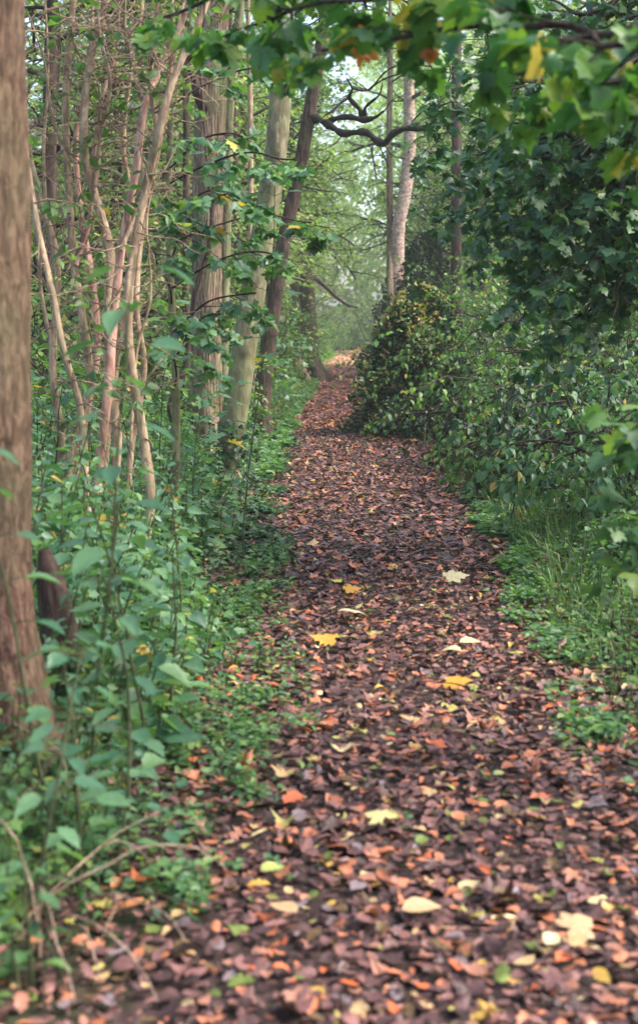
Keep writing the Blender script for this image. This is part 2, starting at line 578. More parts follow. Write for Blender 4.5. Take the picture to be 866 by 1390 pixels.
litter('leaf_litter', 21000, 1.8, 9.5, .036, T_OVATE, M['litter_mud'], 'matted dark brown leaf fragments trodden into the near path', 1.15, 1.0, .004, .3, .15)
litter('leaf_litter', 9500, 1.8, 9.5, .042, T_OVATE, M['litter'], 'brown purple and orange fallen leaves carpeting the near path', 1.15, .8)
litter('leaf_litter', 11000, 1.8, 9.5, .045, T_OAK, M['litter'], 'small lobed brown leaves mixed into the carpet on the near path', 1.15, .8)
litter('leaf_litter', 2600, 1.8, 9.5, .047, T_MAPLE, M['litter'], 'curled lobed leaves strewn over the near path', 1.1, 1.0, .02, .5, .3)
litter('leaf_litter', 20000, 9.3, 24, .048, T_HEX, M['litter_mud'], 'matted dark brown leaf fragments on the middle of the path', 1.1, .5, .005, .3, .15)
litter('leaf_litter', 16000, 9.3, 24, .052, T_HEX, M['litter'], 'brown fallen leaves heaped on the middle of the path', 1.1, .8, .02)
litter('leaf_litter', 5000, 9.3, 24, .06, T_MAPLE_LO, M['litter'], 'lobed fallen leaves on the middle of the path', 1.0, .9, .02)
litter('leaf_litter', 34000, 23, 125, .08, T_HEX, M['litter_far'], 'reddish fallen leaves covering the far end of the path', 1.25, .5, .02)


litter('leaf_litter', 12000, 70, 125, .13, T_HEX, leaf_mat('litter_painted_lit', [(0, srgb(168, 120, 110)), (.4, srgb(196, 150, 128)), (.7, srgb(214, 176, 130)), (.9, srgb(205, 150, 60))], .1, .5, .4, 'CONSTANT'), 'leaves coloured pale pinkish for the light at the end of the path', 1.0, .6, .02)  # light of the clearing painted into the litter colours


def fallen(px, py_, size, T, col, label, ang=0., tilt=(.1, .2)):
    d = (CM @ Vector(((px - PW / 2) / F, -(py_ - PH / 2) / F, -1)))
    t = (EYE.z - .04) / -d.z
    x, y = d.x * t, d.y * t
    z = float(gz(x, y)) + .055
    D = np.array([[math.cos(ang), math.sin(ang), tilt[0]]]); N = np.array([[tilt[1], -.25, 1.]])
    o = link('fallen_leaf', leaf_mesh('fallen_leaf', T, -norm(D) * size * .4, D, N, np.array([size]), .12, .05), flat_leaf('fallen_leaf_skin', col))
    o.location = (x, y, z)
    tag(o, label, 'leaf', 'single bright leaves lying on the path')


CREAM, YEL, ORA, PGR, TAN = srgb(186, 176, 136), srgb(184, 140, 56), srgb(176, 90, 54), srgb(138, 144, 90), srgb(180, 148, 110)
fallen(480, 835, 0.136, T_MAPLE, CREAM, 'pale cream maple leaf lying flat mid path, spread toward the viewer', -1.5)
fallen(618, 786, 0.152, T_MAPLE, CREAM, 'long cream leaf with raised stalk on the path below the green verge', .2)
fallen(478, 802, 0.104, T_MAPLE, YEL, 'yellow lobed leaf just beyond the pale cream maple leaf', .3)
fallen(455, 790, 0.072, T_MAPLE, srgb(190, 180, 60), 'small yellow green leaf farthest of the bright leaves mid path', 2.0)
fallen(440, 868, 0.136, T_MAPLE, YEL, 'golden crumpled maple leaf at the left half of the path', 3.0)
fallen(635, 873, 0.112, T_OVATE, CREAM, 'cream oval leaf with a turned up edge right of the path centre', .1)
fallen(615, 886, 0.105, T_OVATE, CREAM, 'cream oval leaf pointing left just below another cream oval leaf', 2.9)
fallen(620, 928, 0.120, T_MAPLE, srgb(188, 140, 50), 'bright yellow curled leaf on the right half of the path', -.2)
fallen(595, 1015, 0.064, T_MAPLE, ORA, 'orange lobed leaf alone in the brown centre right of the path', 1.2)
fallen(567, 1237, 0.112, T_OVATE, TAN, 'big buff leaf folded over in the bottom middle of the path', .2)
fallen(747, 1284, 0.075, T_OVATE, CREAM, 'round cream leaf at the bottom right of the path', 1.0)
fallen(785, 1255, 0.096, T_MAPLE, TAN, 'tan leaf with pointed tips near the bottom right corner', .7)
fallen(676, 1054, 0.053, T_OVATE, PGR, 'small round grey green leaf beside a tan leaf on the right of the path', .6)
fallen(515, 1107, 0.096, T_MAPLE, srgb(190, 178, 120), 'pale olive leaf with drooping tip at the path centre below', 2.6)
fallen(367, 1183, 0.075, T_OVATE, srgb(150, 160, 84), 'rounded lime green leaf on the left of the path near the bottom', .4)
fallen(396, 1085, .11, T_OAK, ORA, 'vivid orange oak leaf at the left edge of the path', 1.0)
fallen(388, 1238, 0.098, T_OVATE, TAN, 'buff oval leaf with brown edge at bottom left of the path', 2.5)
fallen(261, 1118, 0.075, T_OVATE, CREAM, 'curled cream leaf at the foot of the left undergrowth', -.5)
fallen(808, 1228, 0.060, T_OVATE, srgb(196, 176, 130), 'small dull yellow leaf beside the right verge at the bottom', -.4)

tb = Tubes()
for k in range(260):
    y = 2.2 + 14 * rng.random() ** 1.3
    x = rng.uniform(float(left_edge(y)) - .3, float(right_edge(y)) + .4)
    L = rng.uniform(.06, .28)
    q_ = wander((x, y, float(gz(x, y)) + .045), (rng.normal(), rng.normal(), 0), L, 5, .22)
    q_[:, 2] = float(gz(x, y)) + rng.uniform(.03, .06)
    tb.add(q_, np.linspace(.0028, .0012, 6), 4)
tag(link('fallen_twigs', tb.mesh('fallen_twigs'), M['twig']), 'thin dark twigs lying scattered in the leaf litter', 'twigs', None, 'stuff')

# ------------------------------------------------------------------ prototypes for background woods
PROTO_AT = (0, 0, 0)


def make_tree(name, H, r, c, T, lmat, bmat, limbs, zlo, label, cat, group, spreadL=1.5, seed=0):
    t = thing(name, (0, 0, 0), label, cat, group)
    q = np.random.default_rng(seed)
    ctrl = [(0, 0, -.1)]
    x = y = 0.
    for k in range(1, 7):
        x += q.normal(0, .10); y += q.normal(0, .10)
        ctrl.append((x, y, H * k / 6))
    ctrl = np.array(ctrl)
    rads = np.linspace(r * 1.1, r * .25, 7)
    link('trunk', trunk_mesh('trunk', ctrl, rads, 16, .05, 7, .15, flare=.25, seed=seed), bmat, t)
    tb, lv = Tubes(), Leaves()
    P, rr = spline(ctrl, rads, .1)
    az = 0
    for k in range(limbs):
        z = zlo + (H - zlo) * ((k + q.random()) / limbs) ** 1.35
        i = int(np.argmin(abs(P[:, 2] - z)))
        az += 2.4 + q.normal(0, .3)
        d = np.array([math.cos(az), math.sin(az), q.uniform(-.05, .5)])
        grow(tb, lv, P[i], d, spreadL * (1.15 - .5 * (z / H)) * q.uniform(.7, 1.2), rr[i] * .45 + .008, 2, c)
    grow(tb, lv, P[-1], (0, 0, 1), spreadL * .8, rr[-1], 2, c)
    link('branches', tb.mesh('branches'), M['twig'] if bmat is not M['bark_green'] else bmat, t)
    link('crown', lv.mesh('crown', T), lmat, t)
    print(name, lv.count())
    return t


def make_shrub(name, n, L, c, T, lmat, label, cat, group, spread=.5, r=.018, stemmat='twig', lean=(0, 0), base_r=.25, inner=None):
    t = thing(name, (0, 0, 0), label, cat, group)
    tb, lv = Tubes(), Leaves()
    for k in range(n):
        a = rng.random() * 6.28
        rad = rng.random() ** .5
        d = np.array([math.cos(a) * rad * spread + lean[0], math.sin(a) * rad * spread + lean[1], 1.])
        p = np.array([math.cos(a) * rad * base_r, math.sin(a) * rad * base_r, -.05])
        grow(tb, lv, p, d, L * rng.uniform(.6, 1.1), r, 2, c)
    link('stems', tb.mesh('stems'), M[stemmat], t)
    link('leaves', lv.mesh('leaves', T), lmat, t)
    print(name, lv.count())
    return t


CT = dict(size=.095, gap=.085, w=.12, grav=.10, up=.04, kids=(5, 5), ratio=.55, ang=.8, droop=.35, flat=.4, flatbr=.6)
bgL = 'slender trees standing in the wood left of the path'
bgR = 'slender trees standing in the wood right of the path'
bgE = 'pale trees closing the far end of the path'
protoA = make_tree('woodland_tree', 8.5, .10, CT, T_MAPLE_LO, M['leaf_mid'], M['bark_dark'], 30, .9, 'slim dark stemmed tree in the wood left of the path', 'tree', bgL, 1.9, 1)
protoB = make_tree('woodland_tree', 9.5, .13, dict(CT, size=.08, grav=.16), T_HEX, M['leaf_far_painted_lit'], M['bark_green'], 40, 1.2, 'slim tree with small leaves coloured pale for light in the wood left of the path', 'tree', bgL, 1.9, 2)
protoC = make_tree('woodland_tree', 7.5, .08, dict(CT, size=.07, grav=.05), T_HEX, M['leaf_fresh'], M['bark_dark'], 29, .6, 'slim tree with small yellow green leaves in the wood left of the path', 'tree', bgL, 1.6, 3)
protos = [protoA, protoB, protoC]
CS = dict(size=.075, gap=.07, w=.16, grav=.18, up=.03, kids=(4, 6), ratio=.5, ang=.75, droop=.3, flat=.5, seg=.14)
shA = make_shrub('shrub', 12, 2.0, CS, T_HEX, M['leaf_mid'], 'x', 'shrub', 'g', .55)
shB = make_shrub('shrub', 12, 1.8, dict(CS, size=.085), T_HEX, M['leaf_fresh'], 'x', 'shrub', 'g', .6)
shC = make_shrub('shrub', 12, 1.8, dict(CS, size=.09), T_MAPLE_LO, M['leaf_left'], 'x', 'shrub', 'g', .5)
shrubs = [shA, shB, shC]
protoD = make_tree('woodland_tree', 8.0, .11, dict(CT, size=.085, grav=.12), T_MAPLE_LO, M['leaf_far_painted_lit'], M['bark_dark'], 30, 3.0, 'x', 'tree', 'g', 2.3, 4)
protoD['label'] = 'tall stemmed tree arching its crown over the far path'
protoD['group'] = 'trees arching over the far path'
used = set()


def place(proto, x, y, s=1., label=None, group=None, sz=None):
    if proto in protos and y < 99: s *= float(np.interp(y, [18, 60], [1.0, 1.75]))
    rz = rng.random() * 6.28
    if id(proto) in used:
        o = copy_thing(proto, base(x, y), rz, s, label, group, sz)
    else:
        used.add(id(proto))
        o = proto
        o.location = base(x, y); o.rotation_euler = (0, 0, rz); o.scale = (s, s, sz or s)
        if label: o['label'] = label
        if group: o['group'] = group
    return o


# left wood
LT = ['slim dark stemmed tree with broad mid green leaves in the wood left of the path',
      'slim green barked tree with small leaves coloured pale for light in the wood left of the path',
      'slim dark stemmed tree with small yellow green leaves in the wood left of the path']
RT = [s.replace('left of', 'right of') for s in LT]
for (x, y) in [(-4.6, 17), (-6.4, 20.5), (-4.2, 24), (-7.4, 27), (-4.4, 30), (-6.2, 34), (-8.8, 37), (-4.9, 40), (-7.4, 45), (-10.5, 48),
               (-5.4, 52), (-8.6, 57), (-5.6, 64), (-12, 62), (-6.6, 74), (-12, 80), (-16, 60), (-13.5, 44)]:
    k = int(rng.integers(0, 3)) if y < 40 else 1
    place(protos[k], x + rng.normal(0, .3), y + rng.normal(0, .5), rng.uniform(.85, 1.25), LT[k], bgL)
for (x, y) in [(5.6, 22), (7.4, 26), (5.8, 32), (8.4, 35), (6.4, 41), (9.8, 46), (5.9, 52), (7.9, 60), (12, 62)]:
    k = int(rng.integers(0, 3)) if y < 40 else 1
    place(protos[k], x + rng.normal(0, .3), y + rng.normal(0, .5), rng.uniform(.85, 1.25), RT[k], bgR)
for (x, y) in [(-7, 106), (7.5, 108), (-11.5, 101), (12, 103), (-4.6, 126), (5.2, 127), (-15, 112), (15.5, 110), (-20, 100), (20, 98)]:
    place(protoB, x, y, rng.uniform(1.9, 2.5), 'leafy tree with colour lightened as if lit, closing off the far end of the path', bgE)

for (x, y, s_) in [(-3.8, 36, 1.1), (-4.4, 47, 1.2), (-4.0, 57, 1.3), (3.9, 60, 1.35), (4.4, 50, 1.25), (-4.5, 69, 1.4), (4.7, 28, 1.0), (5.0, 37, 1.1), (-4.5, 27.5, 1.0), (-4.4, 42, 1.1), (-2.4, 33, 1.05), (-2.7, 44, 1.25), (3.0, 53, 1.3), (-2.8, 62, 1.4)]:
    place(protoD, x, y, s_)

gL = 'shrubs filling the wood floor left of the path'
gR = 'shrubs filling the wood floor right of the path'
LS = ['bushy mid green shrub in the wood left of the path', 'bushy yellow green shrub in the wood left of the path', 'bushy blue green shrub with lobed leaves in the wood left of the path']
for (x, y) in [(-3.0, 13.5), (-4.4, 13), (-2.6, 16.5), (-3.9, 18.5), (-5.6, 17), (-2.5, 20), (-2.4, 24.5), (-3.6, 26), (-5.5, 28), (-2.5, 31), (-4.3, 34), (-2.6, 38), (-6.8, 36), (-2.5, 43),
               (-4.2, 47), (-3.0, 52), (-3.2, 58), (-5.5, 60), (-3.2, 66), (-8.6, 48), (-3.4, 76)]:
    k = int(rng.integers(0, 3))
    place(shrubs[k], x + rng.normal(0, .15), y + rng.normal(0, .3), rng.uniform(.8, 1.25), LS[k], gL)
RS = [s.replace('left of', 'right of') for s in LS]
for (x, y) in [(4.2, 15), (5.4, 18), (3.0, 19), (3.9, 22.5), (3.2, 24), (2.9, 29), (3.6, 32), (2.4, 40), (3.3, 43), (2.3, 50), (2.7, 56), (3.4, 62), (3.0, 70), (5.6, 52), (7.2, 47), (4.8, 66)]:
    k = int(rng.integers(0, 3))
    place(shrubs[k], x + rng.normal(0, .15), y + rng.normal(0, .3), rng.uniform(.8, 1.25), RS[k], gR)

for (x, y, s_) in [(-2.9, 84, 1.3), (2.6, 88, 1.3), (-2.6, 97, 1.5), (2.3, 101, 1.5), (-2.3, 110, 1.7), (2.2, 114, 1.7), (-.9, 127, 2.0), (1.3, 128, 2.0), (-3.6, 122, 2.1), (3.9, 121, 2.1), (.2, 133, 2.4), (-4.6, 92, 1.6), (4.6, 95, 1.7)]:
    place(shB, x, y, s_, 'pale bright shrub in the clearing where the path ends', 'pale shrubs round the far end of the path')

# a mass of distant woodland all round, beyond what one can tell apart
lv = Leaves()
n = 330000
a = rng.uniform(-.8, .8, n)
rad = rng.uniform(128, 150, n)
zz = 27 * rng.random(n) ** 1.0 * (1 + .25 * np.sin(a * 37) + .15 * np.sin(a * 91))
P = np.stack([np.sin(a) * rad, np.cos(a) * rad, zz], 1)
keep = wob(P[:, 0], P[:, 2] * 1.5, .55, 4) > -.25
P = P[keep]
lv.add(P, rvec(len(P)) + [0, 0, -.3], rvec(len(P)) * .8 + [0, 0, .8], rng.uniform(.3, .7, len(P)))
tag(link('woodland', lv.mesh('woodland', T_HEX), leaf_mat('leaf_painted_lit', [(0, (.20, .30, .11)), (.5, (.30, .40, .16)), (1, (.46, .48, .24))], .5, .5, .4)), 'distant mass of green woodland coloured pale for light beyond the path end', 'woodland', None, 'stuff')  # brightness of the distance is put into these leaf colours

# ------------------------------------------------------------------ the trees with a character of their own
def crown_part(t, P, rr, zlo, limbs, L, T, lmat, bmat, c, seed=0):
    q = np.random.default_rng(seed)
    tb, lv = Tubes(), Leaves()
    az = q.random() * 6
    H = P[-1, 2]
    for k in range(limbs):
        z = zlo + (H - zlo) * (k + q.random()) / limbs
        i = int(np.argmin(abs(P[:, 2] - z)))
        az += 2.4
        grow(tb, lv, P[i], (math.cos(az), math.sin(az), .35), L * q.uniform(.7, 1.2), rr[i] * .4, 2, c)
    link('branches', tb.mesh('branches', off(t)), bmat, t)
    link('crown', lv.mesh('crown', T, off(t)), lmat, t)


def char_tree(name, ctrl, rads, bmat, label, cat='tree', crown=True, zlo=5, lmat=None, **kw):
    ctrl = np.array(ctrl)
    t = thing(name, tuple(ctrl[0]), label, cat)
    link('trunk', trunk_mesh('trunk', ctrl, rads, o=off(t), **kw), bmat, t)
    if crown:
        P, rr = spline(ctrl, rads, .1)
        crown_part(t, P, rr, zlo, 9, 1.8, T_MAPLE_LO, lmat or M['leaf_mid'], M['twig'], CT, kw.get('seed', 0))
    return t


def foot(px, Y, dz=-.08):
    p = at(px, 600, Y)
    p[2] = float(gz(p[0], Y)) + dz
    return p


# near trunk at the left edge
Y = 4.6
f = foot(-20, Y)
t = char_tree('tree', [f + [0.05, 0, 0], f + [.03, 0, .35], at(-12, 800, Y), at(-14, 600, Y), at(-18, 300, Y), at(-22, 0, Y), at(-30, -300, Y), at(-20, -900, Y), at(-10, -1500, Y)],
              [.21, .165, .145, .14, .132, .125, .12, .10, .06], M['bark_near'], 'thick reddish brown trunk out of focus cut by the left edge of the photo',
              zlo=4.2, sides=150, ridge=.05, k=22, step=.025, flare=.16, lobes=4, seed=3, lmat=M['leaf_left'])
# dark stump behind its foot
Y = 5.1
f = foot(88, Y)
s = trunk_mesh('tree_stump', [f, at(88, 900, Y), at(72, 800, Y), at(60, 745, Y)], [.09, .075, .055, .02], 40, .10, 9, .02, flare=.1, lobes=3, seed=5, o=f)
o = link('tree_stump', s, M['bark_dark'])
o.location = f
tag(o, 'dark gnarled leaning stump right behind the foot of the thick left trunk', 'stump')

# big furrowed trunk
Y = 14.6
f = foot(280, Y)
t = char_tree('tree', [f, at(279, 600, Y), at(279, 500, Y), at(281, 400, Y), at(283, 300, Y), at(285, 200, Y), at(288, 110, Y), at(291, 0, Y), at(296, -200, Y), at(290, -500, Y), at(296, -800, Y)],
              [.23, .185, .172, .166, .164, .162, .158, .15, .14, .12, .05], M['bark_big'], 'tall thick trunk with furrowed bark and a broken stub, left of the leaning green trunk',
              zlo=5.5, sides=170, ridge=.06, k=34, step=.03, flare=.3, seed=7, knots=((4.0, 4.0, .3, .09),))
tb = Tubes()
P, rr = spline([at(280, 150, Y) + [0, -.12, 0], at(272, 132, Y) + [0, -.25, 0], at(268, 112, Y) + [0, -.3, 0], at(258, 96, Y) + [0, -.33, 0]], [.06, .05, .035, .015], .04)
tb.add(P, rr, 10)
link('broken_stub', tb.mesh('broken_stub', off(t)), M['bark_dark'], t)
# slim companion stem growing tight along its right side
P, rr = spline([f + [.16, -.05, 0], at(303, 560, Y), at(305, 420, Y), at(309, 280, Y), at(312, 150, Y), at(322, 60, Y), at(330, -60, Y), at(335, -400, Y)], [.07, .055, .05, .045, .045, .04, .035, .01], .06)
tb = Tubes(); tb.add(P, rr, 14)
o = link('sapling', tb.mesh('sapling', P[0]), M['bark_green']); o.location = P[0]
tag(o, 'pale green slim stem growing tight against the right side of the furrowed trunk', 'sapling')

# leaning green trunk
Y = 12.9
f = foot(297, Y)
g = char_tree('tree', [f, at(306, 640, Y), at(318, 570, Y), at(331, 480, Y), at(343, 400, Y), at(357, 320, Y), at(370, 240, Y), at(379, 160, Y), at(381, 90, Y), at(385, 0, Y), at(392, -250, Y), at(380, -500, Y), at(390, -800, Y)],
              [.16, .125, .122, .116, .110, .105, .10, .096, .092, .086, .075, .06, .03], M['bark_green'], 'leaning smooth green trunk with dark knots whose foot stands at the left path edge',
              zlo=5.2, sides=56, ridge=.018, k=9, step=.03, flare=.12, lobes=5, seed=9,
              knots=((4.9, 3.35, .5, .07), (4.6, 3.05, .4, .06), (5.2, 2.75, .2, .05), (4.3, 2.1, .2, .05), (5.0, 1.5, .2, .04), (3.9, 3.7, .22, .05)))
# ivy climbing the foot of it
lv = Leaves()
P0, r0 = spline([f, at(306, 640, Y), at(318, 570, Y)], [.16, .14, .135], .02)
for k in range(420):
    i = rng.integers(0, len(P0))
    aa = rng.uniform(2.9, 6.6)
    d = np.array([math.cos(aa), math.sin(aa), 0])
    lv.add(P0[i] + d * (r0[i] + .03 + .06 * rng.random()), d * .4 + rvec() * .5 + [0, 0, -.6], d + rvec() * .4, rng.uniform(.035, .06))
o = link('ivy', lv.mesh('ivy', T_MAPLE_LO, f), M['leaf_ivy']); o.location = f
tag(o, 'dark ivy clinging round the foot of the leaning green trunk', 'ivy')

# dark trunk behind with the crooked bough
Y = 21.5
f = foot(352, Y)
t = char_tree('tree', [f, at(355, 560, Y), at(361, 490, Y), at(373, 405, Y), at(386, 325, Y), at(404, 240, Y), at(419, 160, Y), at(432, 80, Y), at(440, 20, Y), at(446, -120, Y), at(440, -350, Y)],
              [.16, .13, .12, .115, .108, .10, .095, .09, .085, .07, .03], M['bark_dark'], 'dark brown trunk leaning right, bearing a crooked bough over the path',
              zlo=6.2, sides=36, ridge=.05, k=10, step=.06, flare=.25, seed=12)
tb = Tubes()
def bough(pix, r, dy=0.0, sides=9):
    pp = [at(a, b, Y + dy * i / max(1, len(pix) - 1)) for i, (a, b) in enumerate(pix)]
    P, rr = spline(pp, r, .04)
    rr = rr * (1 + .16 * np.sin(np.arange(len(rr)) * .9) + .1 * rng.normal(size=len(rr)))
    tb.add(P, rr, sides)
bough([(420, 158), (436, 164), (450, 172), (465, 181), (480, 180), (498, 180), (510, 190), (522, 194), (534, 181), (555, 174), (582, 174), (591, 159), (595, 146), (612, 138)],
      [.07, .06, .055, .052, .05, .05, .052, .055, .045, .045, .042, .032, .02, .008], -1.2)
bough([(450, 172), (447, 165), (460, 160), (477, 159), (492, 163), (504, 161), (513, 157), (520, 150)], [.04, .045, .045, .045, .045, .032, .022, .006], -.5)
bough([(492, 163), (489, 150), (480, 140), (474, 132), (478, 120), (470, 105)], [.045, .04, .035, .028, .018, .006], -.5)
bough([(497, 161), (495, 148), (503, 139), (515, 128), (519, 112)], [.028, .024, .02, .014, .005], -.5)
bough([(474, 132), (462, 140), (452, 150), (440, 158), (428, 172)], [.02, .02, .018, .012, .005], -.4)
bough([(582, 174), (590, 178), (600, 172), (615, 170)], [.02, .015, .01, .004], -.4)
link('crooked_bough', tb.mesh('crooked_bough', off(t)), M['bough'], t)
tb = Tubes()
bough([(500, 122), (520, 108), (545, 100), (575, 96), (600, 95)], [.012, .014, .012, .01, .005], -.8, 5)
bough([(555, 174), (562, 162), (575, 150), (592, 142)], [.016, .012, .008, .003], -.9, 5)
bough([(522, 194), (528, 206), (540, 214), (556, 216)], [.014, .01, .007, .003], -.8, 5)
bough([(465, 181), (458, 192), (446, 200), (430, 206)], [.014, .01, .008, .003], -.6, 5)
bough([(513, 157), (522, 150), (530, 138), (545, 130)], [.012, .01, .007, .003], -.6, 5)
bough([(478, 120), (500, 122), (525, 96), (560, 80), (590, 60)], [.014, .016, .012, .01, .005], -.8, 5)
link('twigs', tb.mesh('twigs', off(t)), M['twig'], t)

# old dark hollow trunk far left of the path
Y = 46
f = foot(426, Y)
t = char_tree('tree', [f, at(420, 480, Y), at(418, 430, Y), at(415, 385, Y), at(408, 330, Y), at(398, 250, Y), at(390, 150, Y), at(386, -20, Y), at(380, -60, Y)],
              [.42, .28, .27, .27, .24, .2, .17, .12, .05], M['bark_dark'], 'old dark flared trunk beside the far path where the tunnel of trees narrows',
              zlo=7, sides=44, ridge=.10, k=11, step=.1, flare=.5, lobes=4, seed=17)
tb = Tubes()
P, rr = spline([at(416, 395, Y), at(425, 378, Y), at(440, 388, Y), at(455, 402, Y), at(470, 413, Y), at(486, 418, Y)], [.10, .08, .06, .055, .045, .02], .1)
tb.add(P, rr, 7)
link('low_bough', tb.mesh('low_bough', off(t)), M['bark_dark'], t)
f = foot(402, Y - .8)
t = char_tree('tree', [f, at(402, 470, Y), at(404, 420, Y), at(402, 380, Y), at(398, 330, Y), at(380, 200, Y), at(370, 40, Y)], [.33, .22, .2, .19, .16, .13, .06], M['bark_big'],
              'greyer trunk standing just left of the old dark flared trunk', zlo=6, sides=40, ridge=.08, k=11, step=.1, flare=.4, seed=18)

# birch and its thin neighbour
Y = 44
f = foot(541, Y)
char_tree('birch_tree', [f, at(538, 400, Y), at(540, 325, Y), at(542, 300, Y), at(549, 264, Y), at(554, 225, Y), at(556, 180, Y), at(555, 130, Y), at(556, 60, Y), at(560, -60, Y)],
          [.27, .23, .21, .205, .20, .195, .185, .17, .15, .07], M['bark_birch'], 'pinkish pale curved birch trunk beyond the crooked bough',
          zlo=6.5, sides=30, ridge=.03, k=5, step=.12, flare=.2, seed=21, lmat=M['leaf_far_painted_lit'])
f = foot(529, Y - 2)
char_tree('tree', [f, at(529, 340, Y), at(529, 260, Y), at(528, 180, Y), at(530, 80, Y), at(528, -60, Y)], [.12, .10, .095, .09, .08, .03], M['bark_big'],
          'thin straight grey trunk immediately left of the birch', zlo=6.5, sides=20, ridge=.04, k=6, step=.15, flare=.15, seed=22)
for px, Y, w, lab in ((252, 19, .05, 'thin dark stem standing left of the furrowed trunk'), (330, 30, .07, 'thin straight dark stem seen between the furrowed and the leaning green trunk'),
                      (62, 17, .09, 'dark leaning stem behind the tan stemmed shrub'),
                      (618, 34, .13, 'brown trunk hidden among the leaves right of the birch'), (345, 24, .05, 'pinkish thin stem behind the top of the leaning green trunk')):
    f = foot(px, Y)
    lean = rng.normal(0, 10)
    char_tree('tree', [f, at(px + lean * .3, 480, Y), at(px + lean, 300, Y), at(px + lean * 1.2, 150, Y), at(px + lean * 2, 0, Y), at(px + lean * 2, -150, Y)], [w * 1.3, w, w * .95, w * .9, w * .75, w * .3],
              M['bark_dark'] if px != 345 else M['bark_tan'], lab, zlo=5, sides=18, ridge=.04, k=6, step=.1, flare=.15, seed=px)

# dark curved vine
Y = 11.6
f = foot(246, Y)
P, rr = spline([f, at(243, 620, Y), at(238, 580, Y), at(231, 552, Y), at(240, 528, Y), at(251, 500, Y), at(257, 460, Y), at(262, 420, Y), at(270, 380, Y), at(282, 345, Y), at(288, 310, Y), at(287, 275, Y), at(280, 200, Y), at(270, 40, Y), at(268, -150, Y)],
               [.035, .033, .03, .03, .028, .027, .025, .024, .024, .022, .02, .018, .012, .01, .006], .04)
rr = rr * (1 + .08 * np.sin(np.arange(len(rr)) * .7))
tb = Tubes(); tb.add(P, rr, 9)
o = link('climbing_stem', tb.mesh('climbing_stem', P[0]), M['bark_dark']); o.location = P[0]
tag(o, 'dark sinuous climbing stem curving up in front of the furrowed trunk', 'vine')

# ------------------------------------------------------------------ tan multi-stemmed shrub
Y = 8.0
rt = thing('elder_shrub', tuple(foot(135, Y)), 'large shrub of many tan and pink bare stems fanning upward beside the thick left trunk', 'shrub')
stems = [
    ([(204, 690), (196, 600), (182, 520), (174, 440), (180, 350), (200, 250), (215, 185), (235, 110), (275, 20), (300, -60)], [.055, .05, .046, .044, .042, .04, .038, .034, .03, .02], 'bark_tan', 0),
    ([(133, 700), (134, 640), (140, 590), (148, 520), (155, 430), (165, 340), (185, 230), (197, 145), (220, 90), (252, 18), (275, -60)], [.055, .05, .048, .048, .044, .04, .038, .036, .032, .03, .02], 'bark_pink', .15),
    ([(150, 700), (160, 600), (150, 520), (148, 440), (150, 345), (128, 260), (115, 200), (120, 100), (145, 0), (150, -60)], [.05, .05, .05, .048, .046, .044, .042, .036, .03, .02], 'bark_tan', .3),
    ([(92, 700), (100, 600), (122, 520), (112, 430), (100, 350), (92, 220), (90, 120), (100, 0), (104, -60)], [.05, .046, .044, .042, .04, .036, .034, .03, .02], 'bark_tan', .4),
    ([(80, 690), (84, 600), (72, 500), (78, 360), (55, 270), (38, 190), (30, 60), (34, -50)], [.05, .045, .04, .038, .034, .03, .026, .015], 'bark_tan', .55),
    ([(120, 700), (110, 560), (88, 480), (70, 390), (50, 300), (33, 180), (28, 60), (20, -40)], [.04, .036, .034, .032, .03, .026, .02, .01], 'bark_tan', -.1),
    ([(172, 690), (180, 600), (196, 500), (186, 420), (192, 320), (208, 240), (226, 150), (236, 60), (262, -40)], [.036, .034, .032, .03, .028, .026, .022, .018, .01], 'bark_tan', .5),
    ([(100, 690), (112, 590), (132, 480), (126, 380), (110, 290), (104, 180), (122, 90), (128, -20)], [.044, .04, .038, .036, .032, .028, .022, .01], 'bark_pink', .6),
    ([(140, 700), (146, 600), (160, 480), (174, 380), (180, 280), (168, 200), (176, 110), (192, 20), (196, -40)], [.04, .036, .034, .03, .028, .026, .022, .018, .01], 'bark_tan', .75),
    ([(215, 185), (205, 120), (208, 60), (216, -20), (210, -70)], [.026, .024, .02, .016, .01], 'bark_tan', .02),
    ([(197, 145), (180, 90), (170, 40), (172, -40)], [.024, .02, .017, .01], 'bark_tan', .15),
    ([(128, 260), (140, 170), (150, 110), (135, 40), (138, -40)], [.026, .024, .02, .016, .01], 'bark_tan', .3),
    ([(104, 360), (122, 300), (128, 210), (140, 130), (160, 60), (162, -30)], [.024, .022, .02, .018, .014, .008], 'bark_pink', .4),
    ([(72, 480), (55, 380), (62, 300), (60, 200), (66, 90), (60, -30)], [.022, .02, .018, .016, .012, .008], 'bark_tan', .6),
    ([(178, 600), (186, 480), (205, 400), (200, 300), (214, 230)], [.016, .014, .012, .009, .004], 'bark_tan', .1),
    ([(92, 220), (70, 150), (60, 80), (40, 20)], [.02, .016, .012, .006], 'bark_tan', .4),
    ([(165, 340), (180, 300), (190, 262), (220, 235), (240, 200)], [.02, .016, .012, .008, .003], 'bark_tan', .1),
]
for pix, r, mt, dy in stems:
    pp = np.array([at(a, b, Y + dy + .05 * math.sin(i * 1.7)) for i, (a, b) in enumerate(pix)])
    if pix[0][1] > 640:
        pp = np.vstack([foot(pix[0][0] * .6 + 54, Y + dy), pp]); r = [r[0] * 1.15] + r
    link('stem', trunk_mesh('stem', pp, [v * .58 for v in r], 26, .10, 7, .03, o=off(rt), seed=len(pix)), M[mt], rt)
